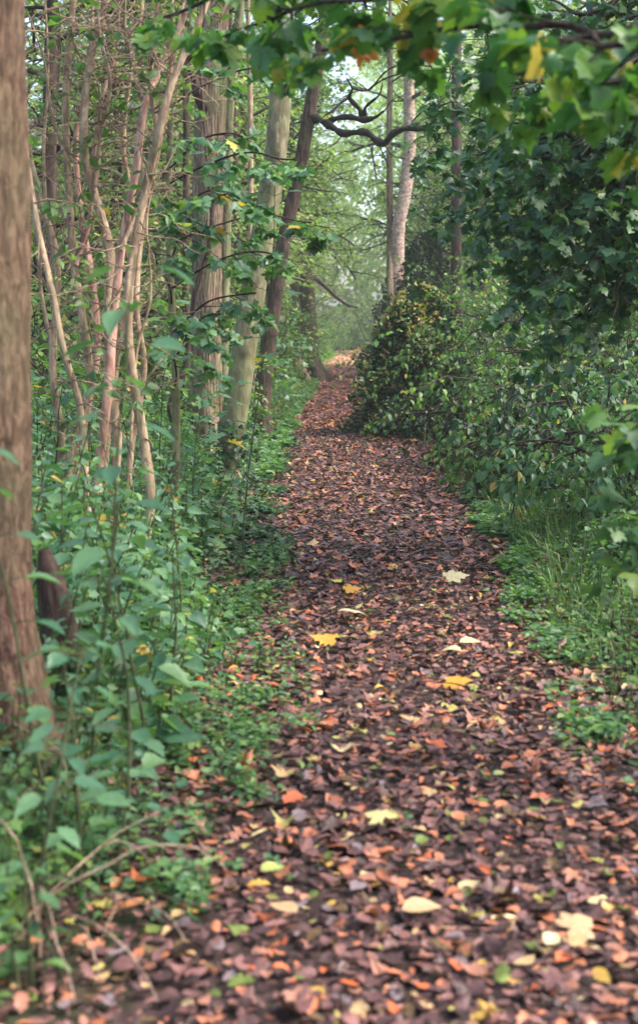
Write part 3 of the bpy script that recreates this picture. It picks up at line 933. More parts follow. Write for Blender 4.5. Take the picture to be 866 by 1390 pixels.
# brushwood twigs and sparse leaves
tb, lv = Tubes(), Leaves()
for pix, r, mt, dy in stems[:13]:
    for k in range(34):
        s_ = rng.random() * (len(pix) - 1.01)
        i = int(s_); f_ = s_ - i
        p = at(pix[i][0] * (1 - f_) + pix[i + 1][0] * f_, pix[i][1] * (1 - f_) + pix[i + 1][1] * f_, Y + dy)
        if p[2] < 1.0: continue
        d = norm(np.array([rng.normal(0, 1), rng.normal(0, .6), rng.normal(.35, .5)]))
        L = rng.uniform(.2, .6)
        pts = wander(p, d, L, 7, .28, .05)
        tb.add(pts, np.linspace(.0055, .0015, 8), 4)
        if rng.random() < .8:
            q = wander(pts[4], norm(d + rvec() * .8), L * .6, 5, .25)
            tb.add(q, np.linspace(.004, .0015, 6), 3)
        if rng.random() < .28:
            leaf_twig(lv, pts, .075, .11, .35, .5)
link('twigs', tb.mesh('twigs', off(rt)), M['twig_tan'], rt)
link('leaves', lv.mesh('leaves', T_OVATE, off(rt)), M['leaf_mid'], rt)

# ------------------------------------------------------------------ conical gold tipped shrub right of the path
def cone_bush(px, Y, hw, H, label, gold, mat, dens, leafs, ntop=1.0):
    f = foot(px, Y, 0)
    t = thing('evergreen_shrub', tuple(f), label, 'shrub')
    n = dens
    h = rng.random(n) ** 1.25
    prof = hw * np.interp(h, [0, .12, .35, .65, .9, 1], [1, 1.0, .84, .60, .36, .10]) * ntop
    a = rng.random(n) * 6.283
    lum = 1 + .22 * np.sin(a * 3 + h * 9) + .16 * np.sin(a * 5 - h * 17 + 1) + .1 * np.sin(a * 11 + h * 31)
    rr_ = prof * lum * (.55 + .45 * rng.random(n) ** .45)
    P = np.stack([np.cos(a) * rr_, np.sin(a) * rr_, h * H], 1)
    out = np.stack([np.cos(a), np.sin(a), np.full(n, .35)], 1)
    D = norm(out + rng.normal(0, .5, (n, 3)) + [0, 0, .1])
    N = norm(out * .6 + [0, 0, .6] + rng.normal(0, .5, (n, 3)))
    S = leafs * rng.uniform(.6, 1.2, n)
    outer = rr_ / (prof * lum) > .9
    facing = (np.cos(a - 3.6) > -.2)
    g_ = outer & (rng.random(n) < gold * (.35 + .65 * facing) * (.5 + h)) & (wob(P[:, 0] * 2, P[:, 2] * 2 + P[:, 1], 2.2, 3) > -.1)
    link('foliage', leaf_mesh('foliage', T_HEX, P[~g_], D[~g_], N[~g_], S[~g_]), mat, t)
    if g_.any():
        link('gold_tips', leaf_mesh('gold_tips', T_HEX, P[g_] * 1.02, D[g_], N[g_], S[g_]), M['leaf_gold'], t)
    tb = Tubes()
    for k in range(26):
        aa = rng.random() * 6.28
        pts = wander((0.1 * math.cos(aa), .1 * math.sin(aa), -.05), (math.cos(aa) * .35, math.sin(aa) * .35, 1), H * rng.uniform(.5, .9), 8, .1)
        tb.add(pts, np.linspace(.016, .004, 9), 5)
    link('stems', tb.mesh('stems'), M['twig'], t)
    return t


cone_bush(566, 22.3, 1.0, 2.3, 'cone shaped evergreen shrub with golden leaf tips jutting onto the right of the path', .6, M['leaf_ivy'], 22000, .075)
cone_bush(546, 46, .95, 4.2, 'dark round topped holly behind the golden tipped shrub', 0, M['leaf_holly'], 12000, .10, 1.05)
cone_bush(574, 40, 1.1, 4.2, 'taller dark holly crowding the right of the round topped holly', 0, M['leaf_holly'], 12000, .10, 1.05)

# ------------------------------------------------------------------ right hand shrubs in front
CE = dict(size=.085, gap=.075, w=.15, grav=.30, up=.04, kids=(5, 6), ratio=.5, ang=.75, droop=.45, flat=.45, seg=.12)
def shrub_at(name, px, Y, n, L, c, T, mat, label, spread=.6, cat='shrub', lean=(0, 0), base_r=.3, stemmat='twig', r=.018):
    t = make_shrub(name, n, L, c, T, mat, label, cat, None, spread, r, stemmat, lean, base_r)
    p = foot(px, Y, -.02)
    t.location = tuple(p)
    return t


shrub_at('elder_shrub', 655, 25.5, 14, 2.6, CE, T_HEX, M['leaf_fresh'], 'bright yellow green shrub rising just right of the golden tipped shrub', .25)
shrub_at('elder_shrub', 705, 21.5, 14, 2.5, CE, T_HEX, M['leaf_fresh'], 'leafy light green shrub above the dark hollow right of the path', .3)
shrub_at('hazel_shrub', 690, 18.0, 12, 1.25, dict(CE, size=.07, grav=.40), T_HEX, M['leaf_mid'], 'low arching shrub with small leaves at the left lip of the dark hollow', .35, base_r=.25)
shrub_at('bramble_bush', 752, 14.6, 14, 1.7, dict(CE, size=.075, grav=.5), T_OVATE, M['leaf_mid'], 'arching bramble bush hanging over the dark hollow right of the path', .55)
shrub_at('bramble_bush', 722, 18.4, 14, 2.0, dict(CE, size=.08, grav=.4), T_OVATE_LO, M['leaf_holly'], 'bush deep inside the hollow, leaves darkened for its shade, behind the arching bramble bush', .5)  # very dark leaves paint the shade inside the hollow
shrub_at('bramble_bush', 690, 16.2, 14, 1.3, dict(CE, size=.075, grav=.5), T_OVATE_LO, M['leaf_holly'], 'low bush with leaves darkened for shade at the front of the hollow, under the arching bramble bush', .5)  # same dark leaf colour, painting shade low in the hollow
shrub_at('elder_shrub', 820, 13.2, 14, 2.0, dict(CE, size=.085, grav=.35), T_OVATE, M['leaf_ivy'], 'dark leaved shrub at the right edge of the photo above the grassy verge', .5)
shrub_at('elder_shrub', 885, 10.6, 12, 1.6, dict(CE, size=.085, grav=.35), T_OVATE, M['leaf_left'], 'blue green shrub cut by the right edge, nearer than its dark leaved neighbour', .5)
shrub_at('elder_shrub', 775, 20.5, 14, 2.9, CE, T_HEX, M['leaf_mid'], 'tall mid green shrub behind the bramble bush right of the path', .4)
shrub_at('elder_shrub', 855, 17.5, 14, 3.1, CE, T_HEX, M['leaf_mid'], 'tall mid green shrub beyond the verge at the far right edge', .4)

# ------------------------------------------------------------------ sycamore spreading its drooping boughs over the right side
def boughs_tree(name, trunk, rads, limbs, c, T, lmat, bmat, label, zc=None, sub=7, sublen=.9, cat='tree'):
    t = thing(name, tuple(trunk[0]), label, cat)
    link('trunk', trunk_mesh('trunk', np.array(trunk), rads, 40, .04, 12, .04, o=off(t), flare=.3), bmat, t)
    tb, lv = Tubes(), Leaves()
    for pts, r in limbs:
        P, rr = spline(pts, np.linspace(r, .006, len(pts)), .05)
        P = P + .012 * np.sin(np.arange(len(P)) * .6)[:, None]
        tb.add(P, rr, 7)
        n = len(P)
        Ltot = n * .05
        m = max(3, int(Ltot * sub))
        az = rng.random() * 6
        for k in range(m):
            f_ = .25 + .75 * (k + rng.random()) / m
            i = min(n - 2, int(f_ * (n - 1)))
            az += 2.4
            tdir = norm(P[i + 1] - P[i])
            side = norm(np.cross(tdir, [0, 0, 1])) * (1 if k % 2 else -1)
            d = norm(.6 * tdir + side * rng.uniform(.4, 1.1) + np.array([0, 0, rng.uniform(-.55, .25)]))
            grow(tb, lv, P[i], d, sublen * rng.uniform(.5, 1.1) * (1.2 - .6 * f_), max(.004, rr[i] * .5), 1, c)
    link('branches', tb.mesh('branches', off(t)), M['twig'], t)
    link('crown', lv.mesh('crown', T, off(t), .3), lmat, t)
    print(name, lv.count())
    return t


CM_ = dict(size=.080, gap=.085, w=.10, grav=.16, up=0, kids=(5, 4), ratio=.5, ang=.7, droop=.45, flat=.4, flatbr=.7, seg=.1, t0=.15)
tx, ty = 3.3, 9.5
tz = float(gz(tx, ty)) - .1
def lim(z, mid, end, Ye, Ym=None):
    a = np.array([tx, ty, z]); e = at(*end, Ye); m_ = at(*mid, Ym or (ty * .4 + Ye * .6))
    return np.array([a, m_ * .5 + a * .5 + [0, 0, .22], m_, e])
L_ = [(lim(3.5, (770, 160), (640, 165), 10.5), .045), (lim(3.9, (780, 100), (650, 110), 11), .045), (lim(3.1, (800, 220), (680, 250), 10), .04),
      (lim(2.9, (810, 260), (680, 310), 10.5), .04), (lim(2.7, (820, 300), (710, 360), 9.5), .035), (lim(2.5, (840, 340), (760, 400), 9.2), .03),
      (lim(3.1, (820, 150), (700, 205), 8.6), .035), (lim(2.8, (840, 240), (750, 290), 8.2), .035), (lim(2.6, (850, 310), (790, 370), 8), .03),
      (lim(4.2, (760, 60), (660, 50), 11), .045), (lim(3.6, (850, 130), (790, 210), 7.8), .03), (lim(2.5, (860, 360), (830, 430), 8.4), .028),
      (lim(3.3, (870, 200), (840, 280), 8), .03), (lim(4.6, (820, 10), (740, 0), 10), .04), (lim(2.9, (730, 190), (625, 215), 12.5, 11), .035), (lim(2.9, (760, 240), (630, 300), 12, 11), .035),
      (lim(4.3, (820, 60), (720, 60), 8.5), .03), (lim(3.9, (850, 90), (800, 110), 7.6), .03), (lim(3.8, (800, 100), (690, 120), 9.2), .03), (lim(2.4, (850, 380), (780, 440), 9.6), .028)]
boughs_tree('sycamore_tree', [(tx, ty, tz), (tx, ty, 1), (tx + .05, ty, 2.5), (tx, ty + .05, 4), (tx - .1, ty, 6), (tx, ty, 8)], [.24, .19, .17, .15, .11, .03],
            [(p, r) for p, r in L_], CM_, T_MAPLE, M['leaf_maple_dark'], M['bark_big'],
            'dark leaved maple drooping layered boughs over the right side of the path', sub=5.2, sublen=.95)

# nearer tree whose bough ends hang into the top of the view
tx, ty = 2.3, 4.3
tz = float(gz(tx, ty)) - .1
CN = dict(size=.092, gap=.13, w=.09, grav=.12, up=0, kids=(2, 2), ratio=.6, ang=.7, droop=.55, flat=.5, flatbr=.8, seg=.08, t0=.2)
def lim2(z, *pix):
    a = np.array([tx, ty, z])
    pts = [at(a_, b_, y_) for a_, b_, y_ in pix]
    return np.array([a, a * .55 + pts[0] * .45 + [0, 0, .08]] + pts)
L_ = [(lim2(2.9, (866, 118, 4.6), (800, 108, 4.7), (720, 98, 4.8), (660, 92, 5.0)), .018),
      (lim2(3.2, (866, 40, 4.2), (760, 30, 4.4), (640, 40, 4.6), (560, 45, 4.8), (470, 66, 5.0), (433, 72, 5.1)), .016),
      (lim2(3.5, (700, -80, 5), (520, -60, 5.4), (400, 10, 5.6), (330, 40, 5.8)), .018), (lim2(3.6, (640, -110, 5), (420, -70, 5.6), (280, 0, 6), (220, 25, 6.2)), .018),
      (lim2(3.0, (866, 60, 3.9), (800, 52, 3.9), (750, 60, 4.0)), .018),
      (lim2(3.6, (760, -60, 4.4), (640, -40, 4.6), (540, -10, 4.8), (450, 5, 5.0), (380, 10, 5.4)), .016),
      (lim2(3.8, (600, -90, 5), (480, -70, 5.4), (380, -40, 5.8), (310, -10, 6)), .02),
      (lim2(2.7, (880, 90, 4.4), (840, 110, 4.3), (810, 118, 4.3)), .016)]
boughs_tree('maple_tree', [(tx, ty, tz), (tx, ty, 1), (tx + .05, ty, 2.5), (tx, ty + .05, 4), (tx - .1, ty, 5.5), (tx, ty, 7)], [.17, .13, .12, .10, .08, .03],
            L_, CN, T_MAPLE, M['leaf_maple'], M['bark_big'], 'near maple whose green and yellow leaves hang across the top right of the view', sub=4, sublen=.38)


def withered(px, py_, Y, label, n, size, col):
    p = at(px, py_, Y)
    lv = Leaves()
    for k in range(n):
        lv.add(np.zeros(3) + rvec() * .02, rvec() * .7 + [0, 0, -.8], rvec(), size * rng.uniform(.7, 1.1))
    o = link('withered_leaves', lv.mesh('withered_leaves', T_MAPLE, (0, 0, 0), .9), flat_leaf('withered_skin', col, .3))
    o.location = p
    tag(o, label, 'leaf cluster')


withered(484, 52, 5.0, 'withered orange leaf cluster hanging under the top bough', 6, .085, srgb(205, 130, 60))
withered(586, 68, 4.8, 'small crumpled rusty leaf hanging right of the bigger orange cluster', 4, .05, srgb(165, 100, 60))

# sapling leaves at the right edge, close to the camera
CR = dict(size=.12, gap=.11, w=.12, grav=.2, up=.05, kids=(4, 3), ratio=.5, ang=.7, droop=.3, flat=.4, seg=.1)
rt = thing('maple_sapling', base(1.2, 5.0), 'soft focus maple sapling with broad bright leaves at the right edge', 'sapling')
tb, lv = Tubes(), Leaves()
o0 = off(rt)
P, rr = spline([o0, o0 + [.02, 0, .5], o0 + [-.02, .02, 1.0], o0 + [.02, 0, 1.4]], [.012, .01, .008, .004], .05)
tb.add(P, rr, 8)
for k in range(26):
    z = .75 + .62 * rng.random(); a_ = rng.random() * 6.28 if k % 3 == 0 else rng.uniform(2.2, 4.2)
    i = int(np.argmin(abs(P[:, 2] - z)))
    pts = wander(P[i], (math.cos(a_), math.sin(a_), .4), rng.uniform(.16, .36), 5, .06, .25)
    tb.add(pts, np.linspace(.003, .0015, 6), 4)
    leaf_twig(lv, pts, .10, .12, .35, .35, start=.6)
link('stem', tb.mesh('stem', o0), M['stem_green'], rt)
link('leaves', lv.mesh('leaves', T_MAPLE, o0, .2), M['leaf_herb'], rt)

# ------------------------------------------------------------------ understorey plants on the left bank
def herb(tb, lv, x, y, h, size, lean=.12, gap=.06, wid=1.0, z0=None):
    z = float(gz(x, y)) if z0 is None else z0
    a = rng.random() * 6.28
    pts = wander((x, y, z - .02), (math.cos(a) * lean * 2, math.sin(a) * lean * 2, 1), h, 7, .08)
    tb.add(pts, np.linspace(.0045, .0015, 8) * (1 + h), 4)
    n = max(3, int(h / gap * 1.25))
    s = np.linspace(.18, 1, n)
    p = np.stack([np.interp(s, np.linspace(0, 1, 8), pts[:, i]) for i in range(3)], 1)
    az = rng.random() * 3 + np.arange(n) * 1.57 + rng.normal(0, .2, n)
    for sg in (0, math.pi):
        d = np.stack([np.cos(az + sg), np.sin(az + sg), rng.normal(-.15, .25, n)], 1)
        N = np.array([0, 0, 1.]) + rng.normal(0, .35, (n, 3))
        sz = size * (1.25 - .75 * s) * rng.uniform(.7, 1.2, n)
        lv.add(p + d * (sz * .35)[:, None], d, N, sz)


def herb_patch(name, n, region, hf, size, T, mat, label, cat='undergrowth', dens=.75, seed=0):
    tb, lv = Tubes(), Leaves()
    k = 0
    while k < n:
        x, y = region()
        k += 1
        if wob(x, y, 1.6, seed) < rng.uniform(-1.1, .7) * dens: continue
        h = hf(x, y) * rng.uniform(.45, 1.25)
        herb(tb, lv, x, y, h, size * rng.uniform(.75, 1.25) * (.6 + .5 * min(1, h / .4)), gap=.05 + .03 * h)
    link_t = tag(link(name, lv.mesh(name, T, curl=.25), mat), label, cat, None, 'stuff')
    st = link('stalks', tb.mesh('stalks'), M['stem_green'], link_t)
    print(name, lv.count())


def left_region(y0, y1, w, inner=.0):
    def f_():
        y = rng.uniform(y0, y1)
        x = float(left_edge(y)) + inner + .17 * float(wob(y * 1.3, 1.7, 1., 6)) - w * rng.random() ** 1.2
        return x, y
    return f_


def hl(x, y):
    d = float(left_edge(y)) - x
    v = float(np.interp(d, [-.2, 0, .25, .6, 1.5], [.05, .10, .28, .54, .75]))
    return v * float(np.interp(y, [3.6, 4.6, 6.5], [.62, .85, 1.15])) * (1 + .35 * float(wob(x, y, 2.1, 7)))


herb_patch('nettles', 560, left_region(3.7, 7.5, 1.5, .0), hl, .085, T_OVATE, M['leaf_left'], 'blue green nettle like plants crowding the near left bank', seed=1)
herb_patch('brambles', 200, left_region(3.6, 8.5, 1.3, .05), lambda x, y: hl(x, y) * .8, .075, T_MAPLE_LO, M['leaf_mid'], 'darker lobed low plants mixed among the near nettles', seed=10)
herb_patch('weeds', 260, left_region(3.6, 9.5, 1.0, .1), lambda x, y: hl(x, y) * .6, .05, T_OVATE, M['leaf_herb'], 'bright small leaved weeds along the foot of the near left bank', seed=11)
herb_patch('nettles', 700, left_region(7, 13, 2.0, .02), lambda x, y: hl(x, y) * .95, .085, T_OVATE, M['leaf_left'], 'leafy plants round the feet of the left trunks', seed=2)
herb_patch('nettles', 500, left_region(9.5, 15, 2.4, -.2), lambda x, y: hl(x, y) * 1.15, .11, T_MAPLE_LO, M['leaf_left'], 'lobed seedlings between the furrowed and leaning trunks', seed=3)
herb_patch('nettles', 900, left_region(14, 32, 2.6, -.1), lambda x, y: hl(x, y) * .9, .10, T_HEX, M['leaf_herb'], 'soft green plants along the far left path edge', seed=4)
herb_patch('nettles', 700, left_region(30, 95, 2.6, -.2), lambda x, y: hl(x, y) * 1.2, .16, T_HEX, M['leaf_fresh'], 'pale green plants lining the distant left path edge', seed=5)


def right_region(y0, y1, w, inner=0.0):
    def f_():
        y = rng.uniform(y0, y1)
        return float(right_edge(y)) - inner + w * rng.random() ** 1.1, y
    return f_


def hr(x, y):
    d = x - float(right_edge(y))
    return float(np.interp(d, [-.25, 0, .3, .8, 2], [.06, .10, .24, .46, .62]))


herb_patch('verge_plants', 900, right_region(4.5, 9, 1.4, .05), lambda x, y: hr(x, y) * .8, .065, T_OVATE, M['leaf_herb'], 'small leaved low plants creeping in from the right verge', seed=6)
herb_patch('verge_plants', 1500, right_region(8.2, 14.5, 2.4, -.03), hr, .085, T_OVATE, M['leaf_herb'], 'fresh green plants on the right verge below the dark hollow', seed=7)
herb_patch('verge_plants', 300, right_region(22, 95, 2.0, -.3), lambda x, y: hr(x, y) * 1.6, .16, T_HEX, M['leaf_fresh'], 'pale green plants lining the distant right path edge', seed=8)

herb_patch('nettles', 210, left_region(4.9, 9, 1.2, -.3), lambda x, y: hl(x, y) * 1.2, .115, T_OVATE, M['leaf_left'], 'taller broad leaved plants rising out of the near left bank', seed=9)

herb_patch('weeds', 300, lambda: (-.80 - .75 * rng.random() ** 1.2 + .05 * rng.normal(), rng.uniform(2.9, 4.7)), lambda x, y: .12 + .22 * min(1, (-.8 - x) / .35 + .3), .055, T_OVATE, M['leaf_mid'], 'low green weeds filling the bottom left corner', seed=14)
herb_patch('weeds', 150, lambda: (-.85 - .7 * rng.random(), rng.uniform(2.9, 4.6)), lambda x, y: .30, .08, T_MAPLE_LO, M['leaf_herb'], 'bright lobed weeds in the bottom left corner', seed=15)
herb_patch('weeds', 260, lambda: (1.04 + .8 * rng.random(), rng.uniform(4.6, 8.5)), lambda x, y: .10 + .2 * min(1, (x - 1.) / .5), .06, T_MAPLE_LO, M['leaf_mid'], 'darker lobed weeds on the near right verge', seed=16)

# low creeping ground cover among the litter
def cover(name, n, region, size, T, mat, label, hmax=.06, seed=0, thr=0.):
    lv = Leaves()
    X = np.array([region() for _ in range(n)])
    k = wob(X[:, 0], X[:, 1], 2.2, seed) > rng.normal(thr, .25, n)
    X = X[k]; n = len(X)
    # small tufts: three to five leaves round a point
    m = 4
    C = np.repeat(X, m, 0)
    a = rng.random(n * m) * 6.283
    rr_ = size * .5 * rng.random(n * m)
    P = np.stack([C[:, 0] + rr_ * np.cos(a), C[:, 1] + rr_ * np.sin(a), gz(C[:, 0], C[:, 1]) + .02 + hmax * rng.random(n * m)], 1)
    D = np.stack([np.cos(a), np.sin(a), rng.normal(.15, .25, n * m)], 1)
    N = np.array([0, 0, 1.]) + rng.normal(0, .35, (n * m, 3))
    lv.add(P, D, N, size * rng.uniform(.5, 1.2, n * m))
    tag(link(name, lv.mesh(name, T, curl=.2), mat), label, 'ground cover', None, 'stuff')


def band(side, y0, y1, inn, out):
    def f_():
        y = y0 + (y1 - y0) * rng.random() ** 1.2
        o = rng.normal(0, 1)
        o = (-abs(o) * inn if o < 0 else abs(o) * out) + .16 * float(wob(y * 1.1, 4., 1., 8)) * side - .02
        return (float(left_edge(y)) - o if side < 0 else float(right_edge(y)) + o), y
    return f_


cover('ground_cover', 3000, band(-1, 3.6, 8, .16, .45), .036, T_OVATE, M['leaf_herb'], 'tiny green leaves creeping along the near left path edge', .07, 1, .25)
cover('ground_cover', 3000, band(-1, 7.5, 15, .12, .6), .045, T_OVATE, M['leaf_herb'], 'tiny green leaves creeping along the middle left path edge', .08, 2, .25)
cover('ivy_carpet', 2600, band(-1, 9.5, 22, .10, .6), .055, T_MAPLE_LO, M['leaf_ivy'], 'dark ivy leaves carpeting the ground below the left trunks', .06, 3, -.1)
cover('ground_cover', 3000, band(1, 4.5, 9, .10, .5), .046, T_OVATE, M['leaf_herb'], 'tiny green leaves creeping along the near right path edge', .06, 4, .2)
cover('ground_cover', 3000, band(1, 8.5, 15, .05, .9), .06, T_OVATE, M['leaf_herb'], 'small green leaves between the path and the right verge plants', .08, 5, .1)
cover('ground_cover', 5000, band(-1, 15, 60, .05, 1.2), .09, T_HEX, M['leaf_herb'], 'green leaves carpeting the far left path edge', .12, 6, -.2)
cover('ground_cover', 3000, band(1, 18, 90, .04, .9), .10, T_HEX, M['leaf_fresh'], 'green leaves carpeting the far right path edge', .1, 7, -.2)

# grass on the right verge
lv = Leaves()
for y0, y1, n, s_ in ((4.5, 9, 3200, .2), (8.5, 15, 4600, .25)):
    for k in range(n):
        x, y = right_region(y0, y1, 1.9, -.05)()
        if wob(x, y, 1.8, 12) < rng.uniform(-.6, .5): continue
        a = rng.random() * 6.28
        d = np.array([math.cos(a) * .5, math.sin(a) * .5, 1]) + rng.normal(0, .2, 3)
        lv.add((x, y, float(gz(x, y)) - .01), d, (math.cos(a) * -1, math.sin(a) * -1, .5), s_ * rng.uniform(.4, 1.3))
tag(link('grass', lv.mesh('grass', T_BLADE, curl=.5), M['grass']), 'fine green grass growing on the right verge', 'grass', None, 'stuff')

# ------------------------------------------------------------------ near left plants one can tell apart
def big_herb(x, y, H, size, label, leafy=None, T=T_OVATE, mat='leaf_left', n=9, gap=None, z1=.2, name='leafy_plant', lean=(0, 0), pet=.5):
    b0 = np.array(base(x, y, -.02))
    t = thing(name, tuple(b0), label, 'plant')
    tb, lv = Tubes(), Leaves()
    pts = wander(b0, (lean[0], lean[1], 1), H, 10, .05)
    tb.add(pts, np.linspace(.007, .003, 11), 6)
    az = rng.random() * 3
    for k in range(n):
        s_ = z1 + (1 - z1) * (k + .6) / n
        i = min(9, int(s_ * 10)); f_ = s_ * 10 - i
        p = pts[i] * (1 - f_) + pts[min(10, i + 1)] * f_
        az += 1.57 + rng.normal(0, .25)
        for sg in (0, math.pi):
            aa = az + sg + rng.normal(0, .15)
            L = size * pet * rng.uniform(.8, 1.3)
            q = wander(p, (math.cos(aa), math.sin(aa), .5), L, 4, .06, .2)
            tb.add(q, np.linspace(.0022, .0014, 5), 4)
            d = norm(q[-1] - q[-2]) + [0, 0, -.35 * rng.random()]
            lv.add(q[-1], d, np.array([0, 0, 1.]) + rng.normal(0, .22, 3), size * rng.uniform(.75, 1.15) * (1.1 - .4 * s_))
    link('stem', tb.mesh('stem', b0), M['stem_green'], t)
    link('leaves', lv.mesh('leaves', T, b0, .18), M[mat], t)
    return t


def xat(px, Y):
    return float(at(px, 700, Y)[0])


big_herb(xat(118, 4.3), 4.3, 1.85, .15, 'tall soft focus sapling with broad drooping leaves in front of the tan stems', n=9, z1=.42, name='sapling')
big_herb(xat(72, 4.0), 4.0, 1.45, .13, 'leafy sapling close against the right side of the thick left trunk', n=8, z1=.3, name='sapling')
big_herb(xat(200, 4.9), 4.9, 1.15, .14, 'broad leaved plant right of the tall soft focus sapling, below the tan stems', n=7, z1=.3)
big_herb(xat(165, 4.2), 4.2, .95, .12, 'round leaved plant in the thick of the left bank', n=7)
big_herb(xat(230, 5.3), 5.3, .8, .12, 'plant with spreading toothed leaves nearest the path under the leaning green trunk', n=6)
big_herb(xat(95, 3.75), 3.75, .75, .11, 'lush plant rising in front of the dark gnarled stump', n=7)
big_herb(xat(30, 3.5), 3.5, .8, .11, 'lush plant at the left edge in front of the thick trunk', n=7)
big_herb(xat(150, 3.9), 3.9, .5, .10, 'low bushy plant at the brink of the leaf litter bottom left', n=7, T=T_OVATE)
big_herb(xat(20, 3.15), 3.2, .32, .085, 'bright green plant in the bottom left corner', n=7, mat='leaf_herb')
big_herb(xat(210, 3.9), 3.95, .26, .08, 'low dark leaved plant in the litter at the bottom left', n=5, z1=.3)
big_herb(xat(240, 6.6), 6.6, .9, .12, 'pale topped plant midway between the stump and the leaning green trunk', n=7)
big_herb(xat(150, 6.0), 6.0, 1.0, .13, 'broad leaved plant under the tan stemmed shrub', n=7)
big_herb(xat(60, 5.6), 5.6, 1.1, .13, 'broad leaved plant half hidden by the thick left trunk', n=8)
for px, Y, H, lab in ((262, 9.8, 1.35, 'maple seedling with horizontal leaf layers left of the curved vine'), (330, 9.6, 2.6, 'young maple holding pale leaf layers in front of the leaning green trunk'),
                      (215, 10.5, 2.2, 'young maple with leaf layers beside the furrowed trunk'), (300, 11.4, 1.3, 'maple seedling between the vine and the leaning green trunk')):
    big_herb(xat(px, Y), Y, H, .14, lab, n=9, z1=.45, T=T_MAPLE, name='maple_seedling', pet=.9)

# a thin maple whose leaf layers spread across the left trunks
Y = 9.6
f = foot(236, Y)
Lm = []
for z_, px, py_, Ye in ((3.2, 395, 95, 9.2), (2.7, 402, 215, 9.0), (2.8, 330, 185, 9.0), (2.2, 262, 300, 8.8), (2.0, 385, 345, 9.2), (2.4, 310, 262, 8.7), (1.9, 200, 340, 8.9), (2.3, 425, 300, 9.8),
                        (1.5, 300, 425, 8.9), (1.3, 250, 470, 8.8), (3.4, 330, 60, 9.4), (1.7, 345, 400, 9.3), (3.0, 200, 190, 9.6)):
    a = np.array([f[0], f[1], z_ - .1]); e = at(px, py_, Ye)
    Lm.append((np.array([a, a * .5 + e * .5 + [0, 0, .1], e]), .007))
boughs_tree('maple_tree', [f, f + [.02, 0, 1.2], f + [-.02, .05, 2.4], f + [.03, 0, 3.6], f + [0, 0, 4.6]], [.03, .026, .022, .015, .005], Lm,
            dict(size=.09, gap=.12, w=.1, grav=.14, up=0, kids=(2, 3), ratio=.55, ang=.7, droop=.4, flat=.35, flatbr=.5, seg=.08, t0=.2),
            T_MAPLE, M['leaf_left'], M['bark_green'], 'slender young maple spreading flat layers of blue green leaves across the left trunks', sub=5.5, sublen=.36)

# dead bramble canes
def canes(px, Y, n, label, L=.7, spread=.5, m='twig_tan', name='dead_canes', tiltx=0):
    b0 = np.array(base(xat(px, Y), Y, 0))
    tb = Tubes()
    for k in range(n):
        a = rng.random() * 6.28
        pts = wander(b0 + [rng.normal(0, .08), rng.normal(0, .08), 0], (math.cos(a) * spread + tiltx, math.sin(a) * spread, .9), L * rng.uniform(.5, 1.2), 9, .12, .45)
        tb.add(pts, np.linspace(.0045, .0018, 10), 5)
        if k % 2:
            q = wander(pts[5], norm(rvec() + [0, 0, .3]), L * .35, 4, .2)
            tb.add(q, np.linspace(.0025, .001, 5), 4)
    o = link(name, tb.mesh(name, b0), M[m]); o.location = b0
    return tag(o, label, 'dead canes')


canes(300, 10.6, 16, 'tangle of dead straw coloured canes in front of the foot of the leaning green trunk', .9, .6)
canes(248, 10.2, 9, 'dead straw coloured canes left of the bigger cane tangle', .8, .5)
canes(30, 3.5, 9, 'dead tan canes arching over the bottom left corner', .7, .6, tiltx=.4)
canes(95, 3.7, 6, 'broken brown canes lying at the edge of the litter bottom left', .5, .9, 'twig', tiltx=.3)
canes(20, 4.1, 9, 'reddish dead canes at the foot of the thick left trunk', .6, .35)
canes(700, 13.6, 12, 'bare brown twigs inside the dark hollow right of the path', 1.0, .8, 'twig')

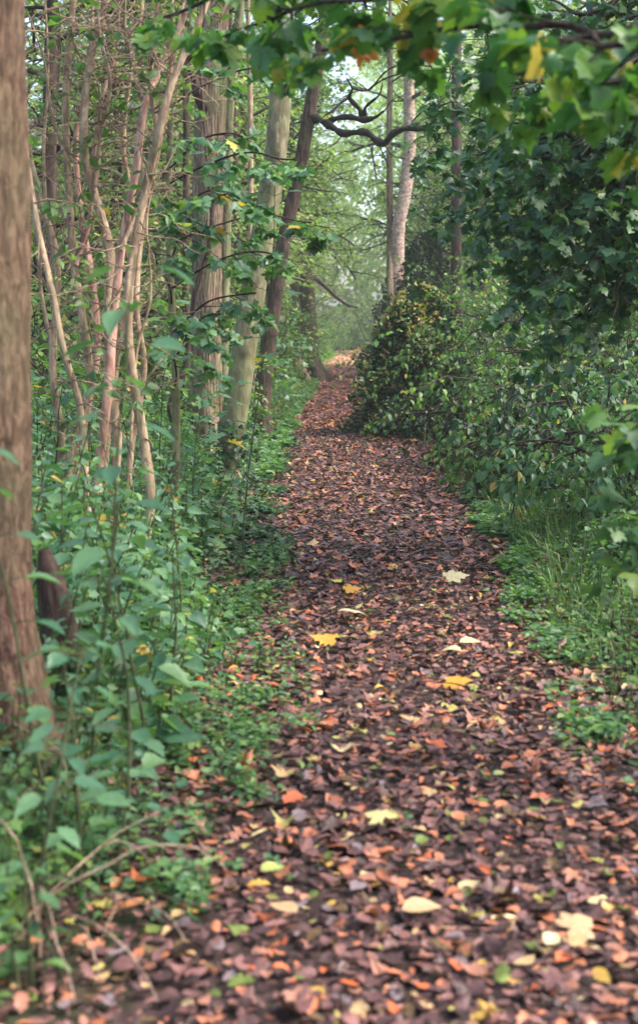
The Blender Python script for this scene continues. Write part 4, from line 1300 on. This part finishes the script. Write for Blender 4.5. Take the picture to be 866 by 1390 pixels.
# ------------------------------------------------------------------ light and air
w = bpy.data.worlds.new('World')
sc.world = w
w.use_nodes = True
nt = w.node_tree
bg = nt.nodes['Background']
sky = nt.nodes.new('ShaderNodeTexSky')
sky.sky_type = 'NISHITA'
sky.sun_disc = False
SE, SR = R(50), R(98)
sky.sun_elevation = SE
sky.sun_rotation = SR
sky.air_density = 1.0
sky.dust_density = 4.0
sky.ozone_density = 1.0
nt.links.new(sky.outputs[0], bg.inputs[0])
bg.inputs[1].default_value = .15
sd = bpy.data.lights.new('sun', 'SUN')
sd.energy = 1.5
sd.angle = R(25)
sd.color = (1, .96, .9)
so = bpy.data.objects.new('sun', sd)
COL.objects.link(so)
# light arrives from the sky's sun position (rotation measured clockwise from +Y)
dv = Vector((math.sin(SR) * math.cos(SE), math.cos(SR) * math.cos(SE), math.sin(SE)))
so.rotation_euler = dv.to_track_quat('Z', 'Y').to_euler()

HAZE = .0009
if HAZE:
    x0, x1, y0, y1, z0, z1 = -152, 152, -32, 302, -2, 44
    V = [(x, y, z) for z in (z0, z1) for y in (y0, y1) for x in (x0, x1)]
    Fq = [(0, 2, 3, 1), (4, 5, 7, 6), (0, 1, 5, 4), (2, 6, 7, 3), (0, 4, 6, 2), (1, 3, 7, 5)]
    me = mesh_np('haze', np.array(V, float), np.array(Fq), 4)
    m, nt, out = new_mat('haze')
    pv = nt.nodes.new('ShaderNodeVolumePrincipled')
    pv.inputs['Color'].default_value = (.9, .95, .92, 1)
    pv.inputs['Density'].default_value = HAZE
    nt.links.new(pv.outputs[0], out.inputs['Volume'])
    tag(link('haze', me, m, smooth=False), kind='stuff')

sc.view_settings.view_transform = 'Standard'
sc.view_settings.look = 'None'
sc.view_settings.gamma = 1
sc.view_settings.exposure = 1.8
cy = sc.cycles
cy.max_bounces = 7
cy.diffuse_bounces = 4
cy.glossy_bounces = 2
cy.transmission_bounces = 4
cy.volume_bounces = 1
cy.use_denoising = True
cy.use_adaptive_sampling = True
cy.adaptive_threshold = .02
cy.sample_clamp_indirect = 6
